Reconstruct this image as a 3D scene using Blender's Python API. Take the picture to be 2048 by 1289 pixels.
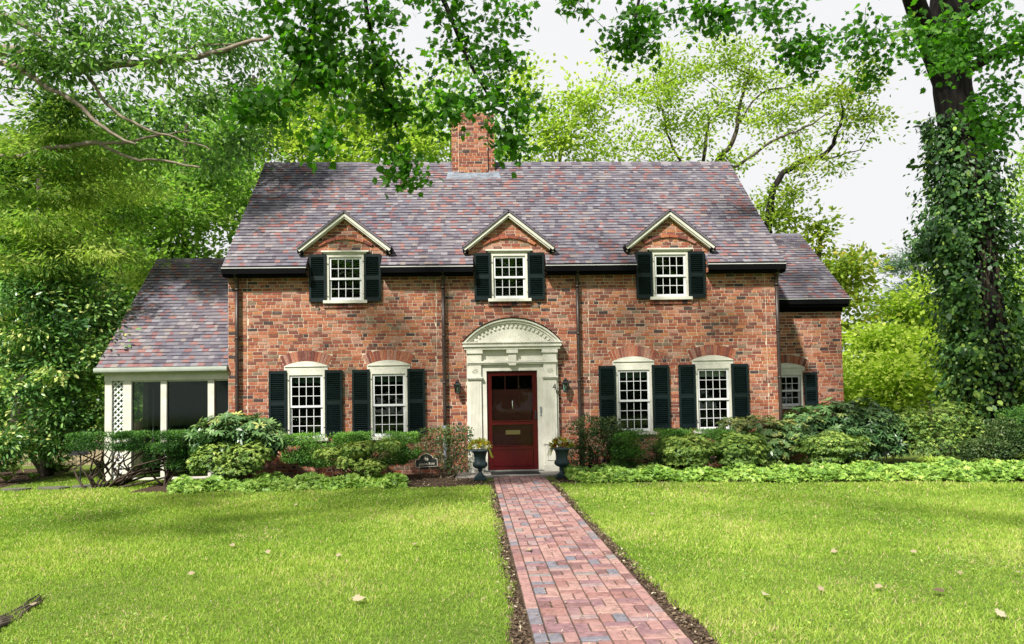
import bpy, math, random
import numpy as np
from mathutils import Vector, Matrix
for o in list(bpy.data.objects): bpy.data.objects.remove(o)
S = bpy.context.scene
R = math.radians
rng = np.random.default_rng(7)
random.seed(7)

# ------------------------------------------------------------ camera
YAW, PITCH, ROLL, SH, FP = R(2.99), R(2.6), R(1.0), 74.3, 1550.0
CAM = np.array([0, -16.5, 1.65])
_f = np.array([math.sin(YAW)*math.cos(PITCH), math.cos(YAW)*math.cos(PITCH), math.sin(PITCH)])
_r = np.array([math.cos(YAW), -math.sin(YAW), 0]); _u = np.cross(_r, _f)
CR = _r*math.cos(ROLL)-_u*math.sin(ROLL); CU = _u*math.cos(ROLL)+_r*math.sin(ROLL)
cd = bpy.data.cameras.new('camera'); cam = bpy.data.objects.new('camera', cd)
S.collection.objects.link(cam); S.camera = cam
cam.matrix_world = Matrix(((CR[0], CU[0], -_f[0], CAM[0]), (CR[1], CU[1], -_f[1], CAM[1]), (CR[2], CU[2], -_f[2], CAM[2]), (0, 0, 0, 1)))
cd.sensor_width = 36; cd.lens = 36*FP/2048; cd.shift_y = SH/2048; cd.clip_end = 600; cd.clip_start = .05
def at(x, y, d):
    "world point seen at photo pixel (x, y), d metres deep"
    return CAM+(_f+CR*(x-1024)/FP+CU*(644.5+SH-y)/FP)*d
def onz(x, y, z=0.):
    v = _f+CR*(x-1024)/FP+CU*(644.5+SH-y)/FP; return CAM+v*((z-CAM[2])/v[2])
# ------------------------------------------------------------ world, sun, exposure
SUN_EL, SUN_AZ = R(47), R(36)      # azimuth: from behind the camera, turned to the left
w = bpy.data.worlds.new('World'); S.world = w; w.use_nodes = True
nt = w.node_tree; nt.nodes.clear()
out = nt.nodes.new('ShaderNodeOutputWorld'); bg = nt.nodes.new('ShaderNodeBackground'); bg2 = nt.nodes.new('ShaderNodeBackground')
sky = nt.nodes.new('ShaderNodeTexSky'); sky.sky_type = 'NISHITA'; sky.sun_disc = False
sky.sun_elevation = SUN_EL; sky.sun_rotation = R(180)+SUN_AZ
nt.links.new(sky.outputs[0], bg.inputs[0]); bg.inputs[1].default_value = .1
tc = nt.nodes.new('ShaderNodeTexCoord'); nz = nt.nodes.new('ShaderNodeTexNoise'); nz.inputs['Scale'].default_value = 1.6; nz.inputs['Detail'].default_value = 4
nt.links.new(tc.outputs['Generated'], nz.inputs['Vector'])
rp = nt.nodes.new('ShaderNodeValToRGB'); rp.color_ramp.elements[0].position = .3; rp.color_ramp.elements[0].color = (.8,)*3+(1,); rp.color_ramp.elements[1].position = .5; rp.color_ramp.elements[1].color = (.99,)*3+(1,)
nt.links.new(nz.outputs[0], rp.inputs[0])
bg2.inputs[0].default_value = (.985, .985, 1, 1); bg2.inputs[1].default_value = .41
mx = nt.nodes.new('ShaderNodeMixShader'); nt.links.new(rp.outputs[0], mx.inputs[0]); nt.links.new(bg.outputs[0], mx.inputs[1]); nt.links.new(bg2.outputs[0], mx.inputs[2]); nt.links.new(mx.outputs[0], out.inputs[0])
sl = bpy.data.lights.new('sun', 'SUN'); so = bpy.data.objects.new('sun', sl); S.collection.objects.link(so)
sl.energy = 4.1; sl.angle = R(3); sl.color = (1, .95, .86)
sv = Vector((-math.sin(SUN_AZ)*math.cos(SUN_EL), -math.cos(SUN_AZ)*math.cos(SUN_EL), math.sin(SUN_EL)))
so.rotation_euler = sv.to_track_quat('Z', 'Y').to_euler(); so.location = (0, -10, 30)
S.view_settings.view_transform = 'Standard'; S.view_settings.look = 'None'; S.view_settings.exposure = 1.2; S.view_settings.gamma = 1
S.render.engine = 'CYCLES'
S.cycles.max_bounces = 7; S.cycles.transparent_max_bounces = 12; S.cycles.transmission_bounces = 5; S.cycles.diffuse_bounces = 4
S.cycles.use_adaptive_sampling = True; S.cycles.adaptive_threshold = .015

# ------------------------------------------------------------ materials
def newmat(name):
    m = bpy.data.materials.new(name); m.use_nodes = True
    n = m.node_tree; n.nodes.clear(); o = n.nodes.new('ShaderNodeOutputMaterial')
    return m, n, o
def ramp(n, stops, const=False):
    r = n.nodes.new('ShaderNodeValToRGB'); cr = r.color_ramp
    if const: cr.interpolation = 'CONSTANT'
    while len(cr.elements) < len(stops): cr.elements.new(.5)
    for e, (p, c) in zip(cr.elements, stops): e.position = p; e.color = tuple(c)+(1,)
    return r
def mixc(n, mode, fac, a, b):
    m = n.nodes.new('ShaderNodeMix'); m.data_type = 'RGBA'; m.blend_type = mode
    for s, v in ((0, fac), (6, a), (7, b)):
        if hasattr(v, 'is_output') or isinstance(v, bpy.types.NodeSocket): n.links.new(v, m.inputs[s])
        elif isinstance(v, (int, float)): m.inputs[s].default_value = v
        else: m.inputs[s].default_value = tuple(v)+(1,)
    return m.outputs[2]
def noise(n, scale, detail=3, vec=None, rough=.55):
    t = n.nodes.new('ShaderNodeTexCoord'); z = n.nodes.new('ShaderNodeTexNoise')
    z.inputs['Scale'].default_value = scale; z.inputs['Detail'].default_value = detail; z.inputs['Roughness'].default_value = rough
    if vec:
        mp = n.nodes.new('ShaderNodeMapping'); mp.inputs['Scale'].default_value = vec; n.links.new(t.outputs['Object'], mp.inputs[0]); n.links.new(mp.outputs[0], z.inputs[0])
    else: n.links.new(t.outputs['Object'], z.inputs[0])
    return z.outputs[0]
def attr(n, a='v'):
    x = n.nodes.new('ShaderNodeAttribute'); x.attribute_name = a; return x.outputs['Fac']
def prin(n, o, col, rough=.6, spec=.4, metal=0, bump=None, bstr=.3, bdist=.01):
    p = n.nodes.new('ShaderNodeBsdfPrincipled')
    if isinstance(col, bpy.types.NodeSocket): n.links.new(col, p.inputs['Base Color'])
    else: p.inputs['Base Color'].default_value = tuple(col)+(1,)
    p.inputs['Roughness'].default_value = rough; p.inputs['Specular IOR Level'].default_value = spec; p.inputs['Metallic'].default_value = metal
    if bump is not None:
        b = n.nodes.new('ShaderNodeBump'); b.inputs['Strength'].default_value = bstr; b.inputs['Distance'].default_value = bdist
        n.links.new(bump, b.inputs['Height']); n.links.new(b.outputs[0], p.inputs['Normal'])
    n.links.new(p.outputs[0], o.inputs[0]); return p
def plain(name, col, rough=.6, var=.25, scale=6, spec=.4, metal=0, bs=.2):
    m, n, o = newmat(name)
    z = noise(n, scale, 4); c = mixc(n, 'MULTIPLY', 1.0, col, ramp_out(n, z, [(.25, (1-var,)*3), (.75, (1+var*.4,)*3)]))
    prin(n, o, c, rough, spec, metal, noise(n, scale*7, 3), bs, .004); return m
def ramp_out(n, src, stops, const=False):
    r = ramp(n, stops, const); n.links.new(src, r.inputs[0]); return r.outputs[0]
def leafmat(name, stops, trans=.35, rough=.45, spec=.35, tcol=(1.25, 1.35, .5)):
    m, n, o = newmat(name)
    c = ramp_out(n, attr(n), stops)
    p = n.nodes.new('ShaderNodeBsdfPrincipled'); n.links.new(c, p.inputs['Base Color']); p.inputs['Roughness'].default_value = rough; p.inputs['Specular IOR Level'].default_value = spec
    t = n.nodes.new('ShaderNodeBsdfTranslucent'); n.links.new(mixc(n, 'MULTIPLY', 1.0, c, tcol), t.inputs[0])
    x = n.nodes.new('ShaderNodeMixShader'); x.inputs[0].default_value = trans
    n.links.new(p.outputs[0], x.inputs[1]); n.links.new(t.outputs[0], x.inputs[2]); n.links.new(x.outputs[0], o.inputs[0]); return m
M = {}
def brickmat(name, mul=(1, 1, 1)):
    m, n, o = newmat(name)
    st = [(0, (.31, .105, .06)), (.14, (.22, .07, .05)), (.26, (.36, .15, .09)), (.40, (.165, .058, .045)), (.53, (.33, .175, .13)), (.66, (.27, .085, .045)), (.77, (.135, .052, .042)), (.85, (.36, .15, .07)), (.91, (.18, .125, .09)), (.96, (.055, .038, .04))]
    c = ramp_out(n, attr(n), [(p, tuple(a*b for a, b in zip(q, mul))) for p, q in st], True)
    c = mixc(n, 'MULTIPLY', .8, c, ramp_out(n, noise(n, 28, 4), [(.3, (.62, .6, .6)), (.7, (1.25, 1.25, 1.25))]))
    c = mixc(n, 'MIX', ramp_out(n, noise(n, 2.2, 5), [(.55, (0, 0, 0)), (.8, (.45,)*3)]), c, (.50, .36, .28))
    prin(n, o, c, .85, .2, 0, noise(n, 60, 4), .5, .004); return m
M['brick'] = brickmat('brick'); M['archbrick'] = brickmat('arch_brick', (.95, .9, .95)); M['darkbrick'] = brickmat('sill_brick', (.55, .55, .6))
m, n, o = newmat('mortar'); c = mixc(n, 'MULTIPLY', 1.0, (.56, .46, .355), ramp_out(n, noise(n, 3, 5), [(.25, (.55,)*3), (.7, (1.15,)*3)])); prin(n, o, c, .95, .1, 0, noise(n, 80), .4, .003); M['mortar'] = m
def shinglemat():
    m, n, o = newmat('shingles')
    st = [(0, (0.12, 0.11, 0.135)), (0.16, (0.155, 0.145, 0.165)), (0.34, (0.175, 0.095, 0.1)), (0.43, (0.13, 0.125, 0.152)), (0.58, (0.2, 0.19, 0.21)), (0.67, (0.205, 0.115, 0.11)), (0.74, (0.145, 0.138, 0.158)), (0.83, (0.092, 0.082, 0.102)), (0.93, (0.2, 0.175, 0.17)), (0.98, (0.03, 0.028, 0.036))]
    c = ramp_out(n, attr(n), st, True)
    c = mixc(n, 'MULTIPLY', 1.0, c, ramp_out(n, noise(n, 90, 2), [(.3, (.7,)*3), (.7, (1.3,)*3)]))
    c = mixc(n, 'MULTIPLY', 1.0, c, ramp_out(n, noise(n, .7, 3), [(.3, (.82, .85, .9)), (.7, (1.12, 1.05, 1.0))]))
    prin(n, o, c, .9, .15, 0, noise(n, 150, 2), .5, .003); return m
M['shingle'] = shinglemat()
M['trim'] = plain('cream_paint', (.57, .56, .49), .5, .2, 5)
M['white'] = plain('white_paint', (.60, .61, .63), .4, .05, 4)
M['shutter'] = plain('dark_green_paint', (.0022, .0095, .0105), .45, .25, 8, .3)
M['fascia'] = plain('black_paint', (.004, .0043, .0048), .85, .2, 6, .04)
M['gutter'] = plain('grey_green_metal', (.38, .42, .38), .4, .15, 5)
M['drip'] = plain('pale_drip_edge', (.55, .56, .55), .4, .1, 9)
M['spout'] = plain('brown_copper_pipe', (.030, .018, .014), .45, .35, 6, .5)
M['lead'] = plain('lead_flashing', (.17, .20, .24), .5, .4, 7, .5)
M['granite'] = plain('granite', (.36, .34, .31), .8, .3, 14)
M['flag'] = plain('mossy_flagstone', (.12, .115, .09), .9, .5, 9)
M['slate'] = plain('slate', (.13, .14, .13), .7, .3, 9)
M['door'] = plain('dark_red_paint', (.052, .0016, .0032), .25, .2, 3, .5)
M['innerdoor'] = plain('deep_red_door', (.085, .0035, .006), .35, .2, 3, .5)
M['brass'] = plain('polished_brass', (.62, .52, .24), .35, .1, 9, .5, .35)
M['nickel'] = plain('nickel', (.75, .72, .66), .2, .1, 9, .5, .9)
M['black'] = plain('black_metal', (.014, .016, .020), .45, .3, 9, .5)
M['urn'] = plain('blue_green_cast_iron', (.022, .048, .055), .55, .5, 10, .4)
M['urnrim'] = plain('worn_grey_iron', (.10, .13, .16), .6, .4, 14, .4)
M['rubber'] = plain('rubber', (.015, .015, .016), .8, .3, 30)
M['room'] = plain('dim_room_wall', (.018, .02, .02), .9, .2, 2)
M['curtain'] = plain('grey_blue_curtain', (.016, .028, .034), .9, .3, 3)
M['blind'] = plain('blind', (.55, .56, .52), .6, .1, 5)
M['pineroom'] = plain('green_shade', (.10, .15, .12), .9, .1, 5)
M['wood'] = plain('weathered_fence_wood', (.34, .27, .17), .85, .45, 7)
M['bark'] = plain('bark', (.085, .07, .055), .95, .5, 9, .1, 0, 1)
M['greybark'] = plain('grey_bark', (.24, .20, .16), .95, .5, 9, .1, 0, 1)
m, n, o = newmat('dark_furrowed_bark')
fz = noise(n, 9, 6, (1, 1, .16)); c = ramp_out(n, fz, [(.35, (.006, .006, .007)), (.6, (.022, .018, .017))]); prin(n, o, c, .95, .1, 0, fz, 1, .06); M['oldbark'] = m
M['stem'] = plain('shrub_stem', (.06, .045, .035), .9, .4, 20, .1)
M['lstem'] = plain('pale_stem', (.20, .16, .11), .9, .3, 20, .1)
m, n, o = newmat('window_glass')
g = n.nodes.new('ShaderNodeBsdfGlossy'); g.inputs['Roughness'].default_value = .01; g.inputs[0].default_value = (.85, 1, .9, 1); tr = n.nodes.new('ShaderNodeBsdfTransparent'); tr.inputs[0].default_value = (.75, .82, .8, 1)
fr = n.nodes.new('ShaderNodeFresnel'); fr.inputs[0].default_value = 1.45
ad = n.nodes.new('ShaderNodeMath'); ad.inputs[1].default_value = .01; n.links.new(fr.outputs[0], ad.inputs[0])
bp = n.nodes.new('ShaderNodeBump'); bp.inputs['Strength'].default_value = .04; n.links.new(noise(n, 3), bp.inputs['Height']); n.links.new(bp.outputs[0], g.inputs['Normal'])
x = n.nodes.new('ShaderNodeMixShader'); n.links.new(ad.outputs[0], x.inputs[0]); n.links.new(tr.outputs[0], x.inputs[1]); n.links.new(g.outputs[0], x.inputs[2]); n.links.new(x.outputs[0], o.inputs[0]); M['glass'] = m
m, n, o = newmat('storm_glass')
g = n.nodes.new('ShaderNodeBsdfGlossy'); g.inputs['Roughness'].default_value = .01; tr = n.nodes.new('ShaderNodeBsdfTransparent'); tr.inputs[0].default_value = (.93, .93, .93, 1)
fr = n.nodes.new('ShaderNodeFresnel'); fr.inputs[0].default_value = 1.3; x = n.nodes.new('ShaderNodeMixShader'); n.links.new(fr.outputs[0], x.inputs[0]); n.links.new(tr.outputs[0], x.inputs[1]); n.links.new(g.outputs[0], x.inputs[2]); n.links.new(x.outputs[0], o.inputs[0]); M['stormglass'] = m
m, n, o = newmat('insect_screen')
g = n.nodes.new('ShaderNodeBsdfGlossy'); g.inputs['Roughness'].default_value = .06; g.inputs[0].default_value = (.55, .7, .62, 1); d = n.nodes.new('ShaderNodeBsdfTransparent'); d.inputs[0].default_value = (.22, .26, .27, 1)  # gloss tinted green, putting tree reflections into the colour
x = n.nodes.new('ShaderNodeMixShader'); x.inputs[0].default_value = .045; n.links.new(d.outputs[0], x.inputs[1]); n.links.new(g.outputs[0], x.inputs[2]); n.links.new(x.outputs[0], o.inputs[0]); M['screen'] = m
# ground surfaces
m, n, o = newmat('turf_soil'); c = mixc(n, 'MIX', noise(n, .35, 4), (.10, .17, .03), (.16, .20, .045)); c = mixc(n, 'MULTIPLY', 1.0, c, ramp_out(n, noise(n, 14, 4), [(.3, (.55,)*3), (.7, (1.1,)*3)])); prin(n, o, c, .95, .1, 0, noise(n, 30, 4), 1, .03); M['turf'] = m
m, n, o = newmat('mulch'); c = ramp_out(n, noise(n, 34, 4), [(.3, (.02, .013, .01)), (.55, (.075, .05, .035)), (.75, (.17, .12, .085))]); prin(n, o, c, .95, .1, 0, noise(n, 38, 4), 1, .04); M['mulch'] = m
m, n, o = newmat('paver_brick')
c = ramp_out(n, attr(n), [(0, (.23, .12, .11)), (.16, (.28, .16, .15)), (.34, (.20, .115, .125)), (.5, (.31, .19, .17)), (.66, (.165, .09, .09)), (.78, (.25, .18, .18)), (.88, (.15, .145, .17)), (.97, (.20, .18, .175))], True)
c = mixc(n, 'MULTIPLY', .9, c, ramp_out(n, noise(n, 22, 5), [(.25, (.45,)*3), (.5, (1,)*3), (.8, (1.3,)*3)])); c = mixc(n, 'MIX', ramp_out(n, noise(n, 3.5, 5), [(.5, (0,)*3), (.8, (.5,)*3)]), c, (.31, .215, .18))
prin(n, o, c, .85, .2, 0, noise(n, 45, 4), .6, .006); M['paver'] = m
m, n, o = newmat('joint_sand'); c = ramp_out(n, noise(n, 60, 3), [(.3, (.035, .027, .02)), (.7, (.12, .10, .065))]); prin(n, o, c, .95, .1); M['sand'] = m
# foliage
M['grass'] = leafmat('grass', [(0, (0.111, 0.203, 0.025)), (0.35, (0.236, 0.37, 0.05)), (0.65, (0.366, 0.487, 0.086)), (0.85, (0.523, 0.555, 0.159)), (1, (0.653, 0.509, 0.317))], .4, .6, .12, (1.1, 1.3, .5))
M['maple'] = leafmat('maple_leaf', [(0, (0.025, 0.079, 0.01)), (0.5, (0.048, 0.139, 0.017)), (0.85, (0.097, 0.224, 0.026)), (1, (0.179, 0.277, 0.043))], 0.5, .5, .2, (1.9, 2.4, .5))
M['oak'] = leafmat('oak_leaf', [(0, (0.05, 0.114, 0.042)), (0.5, (0.138, 0.252, 0.072)), (1, (0.312, 0.456, 0.132))], 0.5, .5, .3, (1.1, 1.4, .6))
M['hemlock'] = leafmat('hemlock_needle', [(0, (0.072, 0.149, 0.03)), (0.5, (0.228, 0.345, 0.06)), (1, (0.48, 0.54, 0.144))], 0.5, .6, .15, (1.1, 1.35, .6))
M['laurel'] = leafmat('laurel_leaf', [(0, (0.041, 0.111, 0.036)), (0.5, (0.108, 0.234, 0.06)), (0.85, (0.257, 0.429, 0.12)), (1, (0.54, 0.572, 0.192))], 0.28, .36, .45, (1.1, 1.4, .6))
M['lime'] = leafmat('lime_leaf', [(0, (0.184, 0.275, 0.039)), (0.5, (0.356, 0.473, 0.066)), (1, (0.552, 0.616, 0.132))], 0.52, .6, .15, (1.1, 1.3, .6))
M['autumn'] = leafmat('turning_leaf', [(0, (.13, .22, .03)), (.5, (.28, .38, .06)), (.85, (.44, .44, .08)), (1, (.50, .34, .07))], .5, .6, .15, (1.15, 1.25, .6))
M['mid'] = leafmat('mid_green_leaf', [(0, (0.075, 0.161, 0.039)), (0.5, (0.2, 0.322, 0.066)), (1, (0.4, 0.506, 0.132))], 0.5, .5, .25, (1.1, 1.4, .6))
M['pine'] = leafmat('pine_needle', [(0, (.05, .11, .08)), (1, (.12, .21, .13))], .25, .6, .2)
M['yew'] = leafmat('yew_needle', [(0, (0.014, 0.052, 0.011)), (0.55, (0.046, 0.136, 0.022)), (1, (0.172, 0.355, 0.055))], .10, .5, .2)
M['azalea'] = leafmat('azalea_leaf', [(0, (0.045, 0.1, 0.02)), (0.5, (0.13, 0.23, 0.04)), (1, (0.33, 0.42, 0.09))], .16, .5, .3)
M['darkshrub'] = leafmat('dull_green_leaf', [(0, (.025, .055, .015)), (.6, (.06, .11, .03)), (1, (.16, .19, .06))], .15, .5, .3)
M['rhodo'] = leafmat('rhododendron_leaf', [(0, (0.035, 0.09, 0.03)), (0.5, (0.09, 0.18, 0.06)), (0.85, (0.19, 0.3, 0.1)), (1, (0.4, 0.42, 0.13))], .10, .32, .5)
M['pachy'] = leafmat('ground_cover_leaf', [(0, (0.076, 0.169, 0.025)), (0.5, (0.189, 0.338, 0.05)), (1, (0.403, 0.531, 0.113))], .18, .45, .35)
M['vine'] = leafmat('vine_leaf', [(0, (0.018, 0.054, 0.017)), (0.5, (0.054, 0.143, 0.035)), (0.85, (0.155, 0.297, 0.059)), (1, (0.357, 0.5, 0.105))], 0.3, .42, .35)
M['coleus'] = leafmat('yellow_leaf', [(0, (.2, .28, .04)), (.5, (.45, .45, .06)), (.8, (.65, .55, .12)), (1, (.15, .015, .01))], .3, .5, .3)
M['dry'] = leafmat('dry_leaf', [(0, (0.06, 0.042, 0.028)), (0.4, (0.17, 0.12, 0.08)), (0.75, (0.36, 0.3, 0.2)), (1, (0.55, 0.52, 0.42))], .15, .7, .2)
M['whitef'] = plain('white_petal', (.80, .78, .66), .6, .1, 30)
M['redf'] = plain('red_petal', (.32, .015, .01), .6, .3, 30)
M['yelf'] = plain('yellow_petal', (.70, .55, .03), .6, .2, 30)
M['signtxt'] = plain('cream_lettering', (.72, .68, .55), .5, .1, 9)

# ------------------------------------------------------------ object helpers
C = S.collection
def tag(o, label=None, cat=None, group=None, kind=None):
    if label: o['label'] = label
    if cat: o['category'] = cat
    if group: o['group'] = group
    if kind: o['kind'] = kind
    return o
def empty(name, loc=(0, 0, 0), label=None, cat=None, group=None):
    o = bpy.data.objects.new(name, None); C.objects.link(o); o.location = loc; o.empty_display_size = .3
    return tag(o, label, cat, group)
def link(name, me, mat, parent=None):
    me.materials.append(mat); o = bpy.data.objects.new(name, me); C.objects.link(o)
    if parent is not None:
        o.parent = parent; o.matrix_parent_inverse = parent_world(parent).inverted()
    return o
def parent_world(p):
    mt = Matrix.LocRotScale(p.location, p.rotation_euler, p.scale)
    if p.parent is not None: mt = parent_world(p.parent) @ p.matrix_parent_inverse @ mt
    return mt
class MB:
    def __init__(s): s.v = []; s.f = []; s.a = []
    def face(s, pts, a=.5):
        i = len(s.v); s.v += [tuple(p) for p in pts]; s.f.append(tuple(range(i, i+len(pts)))); s.a.append(a)
    def box(s, x0, x1, y0, y1, z0, z1, a=.5, back=True):
        i = len(s.v); s.v += [(x0, y0, z0), (x1, y0, z0), (x1, y1, z0), (x0, y1, z0), (x0, y0, z1), (x1, y0, z1), (x1, y1, z1), (x0, y1, z1)]
        F = [(0, 1, 5, 4), (1, 2, 6, 5), (3, 0, 4, 7), (4, 5, 6, 7), (3, 2, 1, 0)]
        if back: F.append((2, 3, 7, 6))
        for f in F: s.f.append(tuple(i+k for k in f)); s.a.append(a)
        return i
    def obox(s, c, ax, ay, az, a=.5):
        "oriented box: centre and three half-axis vectors"
        c, ax, ay, az = map(np.array, (c, ax, ay, az)); i = len(s.v)
        for k in (-1, 1):
            for q, r in ((-1, -1), (1, -1), (1, 1), (-1, 1)): s.v.append(tuple(c+ax*q+ay*r+az*k))
        for f in [(3, 2, 1, 0), (4, 5, 6, 7), (0, 1, 5, 4), (1, 2, 6, 5), (2, 3, 7, 6), (3, 0, 4, 7)]: s.f.append(tuple(i+k for k in f)); s.a.append(a)
    def bar(s, p, q, w, t, up=(0, 0, 1), a=.5):
        p, q = np.array(p, float), np.array(q, float); d = q-p; L = np.linalg.norm(d); d /= L
        u = np.array(up, float); x = np.cross(d, u); x /= np.linalg.norm(x)+1e-9; y = np.cross(x, d)
        s.obox((p+q)/2, d*L/2, x*w/2, y*t/2, a)
    def prism(s, poly, y0, y1, a=.5):
        "polygon in x,z (counter-clockwise seen from -y) extruded y0 (front) .. y1"
        n = len(poly); i = len(s.v)
        s.v += [(x, y0, z) for x, z in poly]+[(x, y1, z) for x, z in poly]
        s.f.append(tuple(range(i, i+n))); s.a.append(a); s.f.append(tuple(range(i+2*n-1, i+n-1, -1))); s.a.append(a)
        for k in range(n):
            k2 = (k+1) % n; s.f.append((i+k2, i+k, i+n+k, i+n+k2)); s.a.append(a)
    def tube(s, pts, rad, n=6, a=.5, cap=True):
        P = np.array(pts, float); m = len(P)
        if m < 2: return
        rad = np.broadcast_to(np.array(rad, float), (m,)); T = np.gradient(P, axis=0); T /= np.linalg.norm(T, axis=1)[:, None]+1e-9
        ref = np.array([0, 0, 1.]) if abs(T[0][2]) < .9 else np.array([1., 0, 0]); i = len(s.v)
        for k in range(m):
            x = np.cross(T[k], ref); x /= np.linalg.norm(x)+1e-9; ref = np.cross(x, T[k]); y = ref
            for j in range(n):
                t = 2*math.pi*j/n; s.v.append(tuple(P[k]+(x*math.cos(t)+y*math.sin(t))*rad[k]))
        for k in range(m-1):
            for j in range(n):
                j2 = (j+1) % n; s.f.append((i+k*n+j, i+k*n+j2, i+(k+1)*n+j2, i+(k+1)*n+j)); s.a.append(a)
        if cap:
            s.f.append(tuple(i+j for j in range(n))[::-1]); s.a.append(a); s.f.append(tuple(i+(m-1)*n+j for j in range(n))); s.a.append(a)
    def lathe(s, prof, c=(0, 0, 0), n=24, flute=None, a=.5):
        i = len(s.v); m = len(prof)
        for r, z in prof:
            for j in range(n):
                t = 2*math.pi*j/n; rr = r*(1+(flute(z, t) if flute else 0)); s.v.append((c[0]+rr*math.cos(t), c[1]+rr*math.sin(t), c[2]+z))
        for k in range(m-1):
            for j in range(n):
                j2 = (j+1) % n; s.f.append((i+k*n+j, i+k*n+j2, i+(k+1)*n+j2, i+(k+1)*n+j)); s.a.append(a)
        s.f.append(tuple(i+j for j in range(n))[::-1]); s.a.append(a); s.f.append(tuple(i+(m-1)*n+j for j in range(n))); s.a.append(a)
    def build(s, name, mat, parent=None, smooth=False):
        me = bpy.data.meshes.new(name); me.from_pydata(s.v, [], s.f)
        at_ = me.attributes.new('v', 'FLOAT', 'FACE'); at_.data.foreach_set('value', s.a)
        if smooth: me.polygons.foreach_set('use_smooth', [True]*len(me.polygons))
        me.update(); return link(name, me, mat, parent)
def unit(a): return a/(np.linalg.norm(a, axis=-1, keepdims=True)+1e-9)
# leaf outlines: (along, side, lift)
T_DIA = np.array([(0, 0, 0), (.45, .5, .05), (1, 0, 0), (.45, -.5, .05)], float)
T_OVAL = np.array([(0, 0, 0), (.3, .42, .06), (.7, .4, .04), (1, 0, -.06), (.7, -.4, .04), (.3, -.42, .06)], float)
T_TRI = np.array([(0, .5, 0), (1, 0, 0), (0, -.5, 0)], float)
_mp = [(0, .04), (.10, .10), (.02, .34), (.22, .30), (.30, .52), (.42, .38), (.62, .50), (.58, .26), (.74, .20), (.80, .12), (1, 0)]
T_MAPLE = np.array([(a, b*1.0, .10*abs(b)) for a, b in _mp]+[(a, -b*1.0, .10*abs(b)) for a, b in _mp[-2::-1]], float)
def leaves(name, mat, P, D, N, L, Wd, v, tmpl, parent=None):
    P = np.asarray(P, float); n = len(P); D = unit(np.asarray(D, float)); N = np.asarray(N, float)
    Sd = unit(np.cross(N, D)); N = np.cross(D, Sd); k = len(tmpl)
    L = np.broadcast_to(L, (n,))[:, None, None]; Wd = np.broadcast_to(Wd, (n,))[:, None, None]
    V = P[:, None, :]+D[:, None, :]*tmpl[None, :, 0:1]*L+Sd[:, None, :]*tmpl[None, :, 1:2]*Wd+N[:, None, :]*tmpl[None, :, 2:3]*L
    me = bpy.data.meshes.new(name); me.vertices.add(n*k); me.vertices.foreach_set('co', V.astype(np.float32).ravel())
    me.loops.add(n*k); me.loops.foreach_set('vertex_index', np.arange(n*k, dtype=np.int32))
    me.polygons.add(n); me.polygons.foreach_set('loop_start', np.arange(0, n*k, k, dtype=np.int32)); me.polygons.foreach_set('loop_total', np.full(n, k, dtype=np.int32))
    a = me.attributes.new('v', 'FLOAT', 'FACE'); a.data.foreach_set('value', np.clip(np.broadcast_to(v, (n,)), 0, 1).astype(np.float32))
    me.update(calc_edges=True); return link(name, me, mat, parent)
def rdir(n, g=rng): return unit(g.normal(size=(n, 3)))
def structure(o): o['kind'] = 'structure'; return o

# ============================================================ GROUND
g = MB(); xs = [-150, -40, -20, -10, 0, 10, 20, 40, 150]; ys = [-60, -30, -16, -8, 0, 8, 20, 50, 260]
for i in range(8):
    for j in range(8): g.face([(xs[i], ys[j], 0), (xs[i+1], ys[j], 0), (xs[i+1], ys[j+1], 0), (xs[i], ys[j+1], 0)])
structure(g.build('ground', M['turf']))
WX0, WX1 = .385, 1.412
def edge_l(y): return WX0-.065-.03*math.sin(y*2.1)-.02*math.sin(y*7.3+1)-max(0, (-y-8))*.012
def edge_r(y): return WX1+.065+.03*math.sin(y*1.7+2)+.02*math.sin(y*6.1)+max(0, (-y-8))*.02
b = MB(); yy = np.linspace(-16, -1.8, 90)
for a_, c_ in zip(yy[:-1], yy[1:]):
    b.face([(edge_l(a_)-.03, a_, .004), (WX0+.05, a_, .004), (WX0+.05, c_, .004), (edge_l(c_)-.03, c_, .004)])
    b.face([(WX1-.05, a_, .004), (edge_r(a_)+.03, a_, .004), (edge_r(c_)+.03, c_, .004), (WX1-.05, c_, .004)])
# planting bed in front of the house
def bed_front(x):
    if x < .9: return -2.35+.06*math.sin(x*2.3)+(.25 if x < -5.4 else 0)
    return -2.15-.2*max(0, x-1.8)+.06*math.sin(x*1.9)
for x0 in np.arange(-6.2, 14, .2):
    x1 = x0+.2
    if x0 > .1 and x1 < 1.75: continue
    b.face([(x0, bed_front(x0), .0045), (x1, bed_front(x1), .0045), (x1, .3, .0045), (x0, .3, .0045)])
b.face([(-18, -1.3, .0045), (-9.2, -.9, .0045), (-9.8, 3.6, .0045), (-19, 3.2, .0045)])
structure(b.build('soil', M['mulch']))
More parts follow.
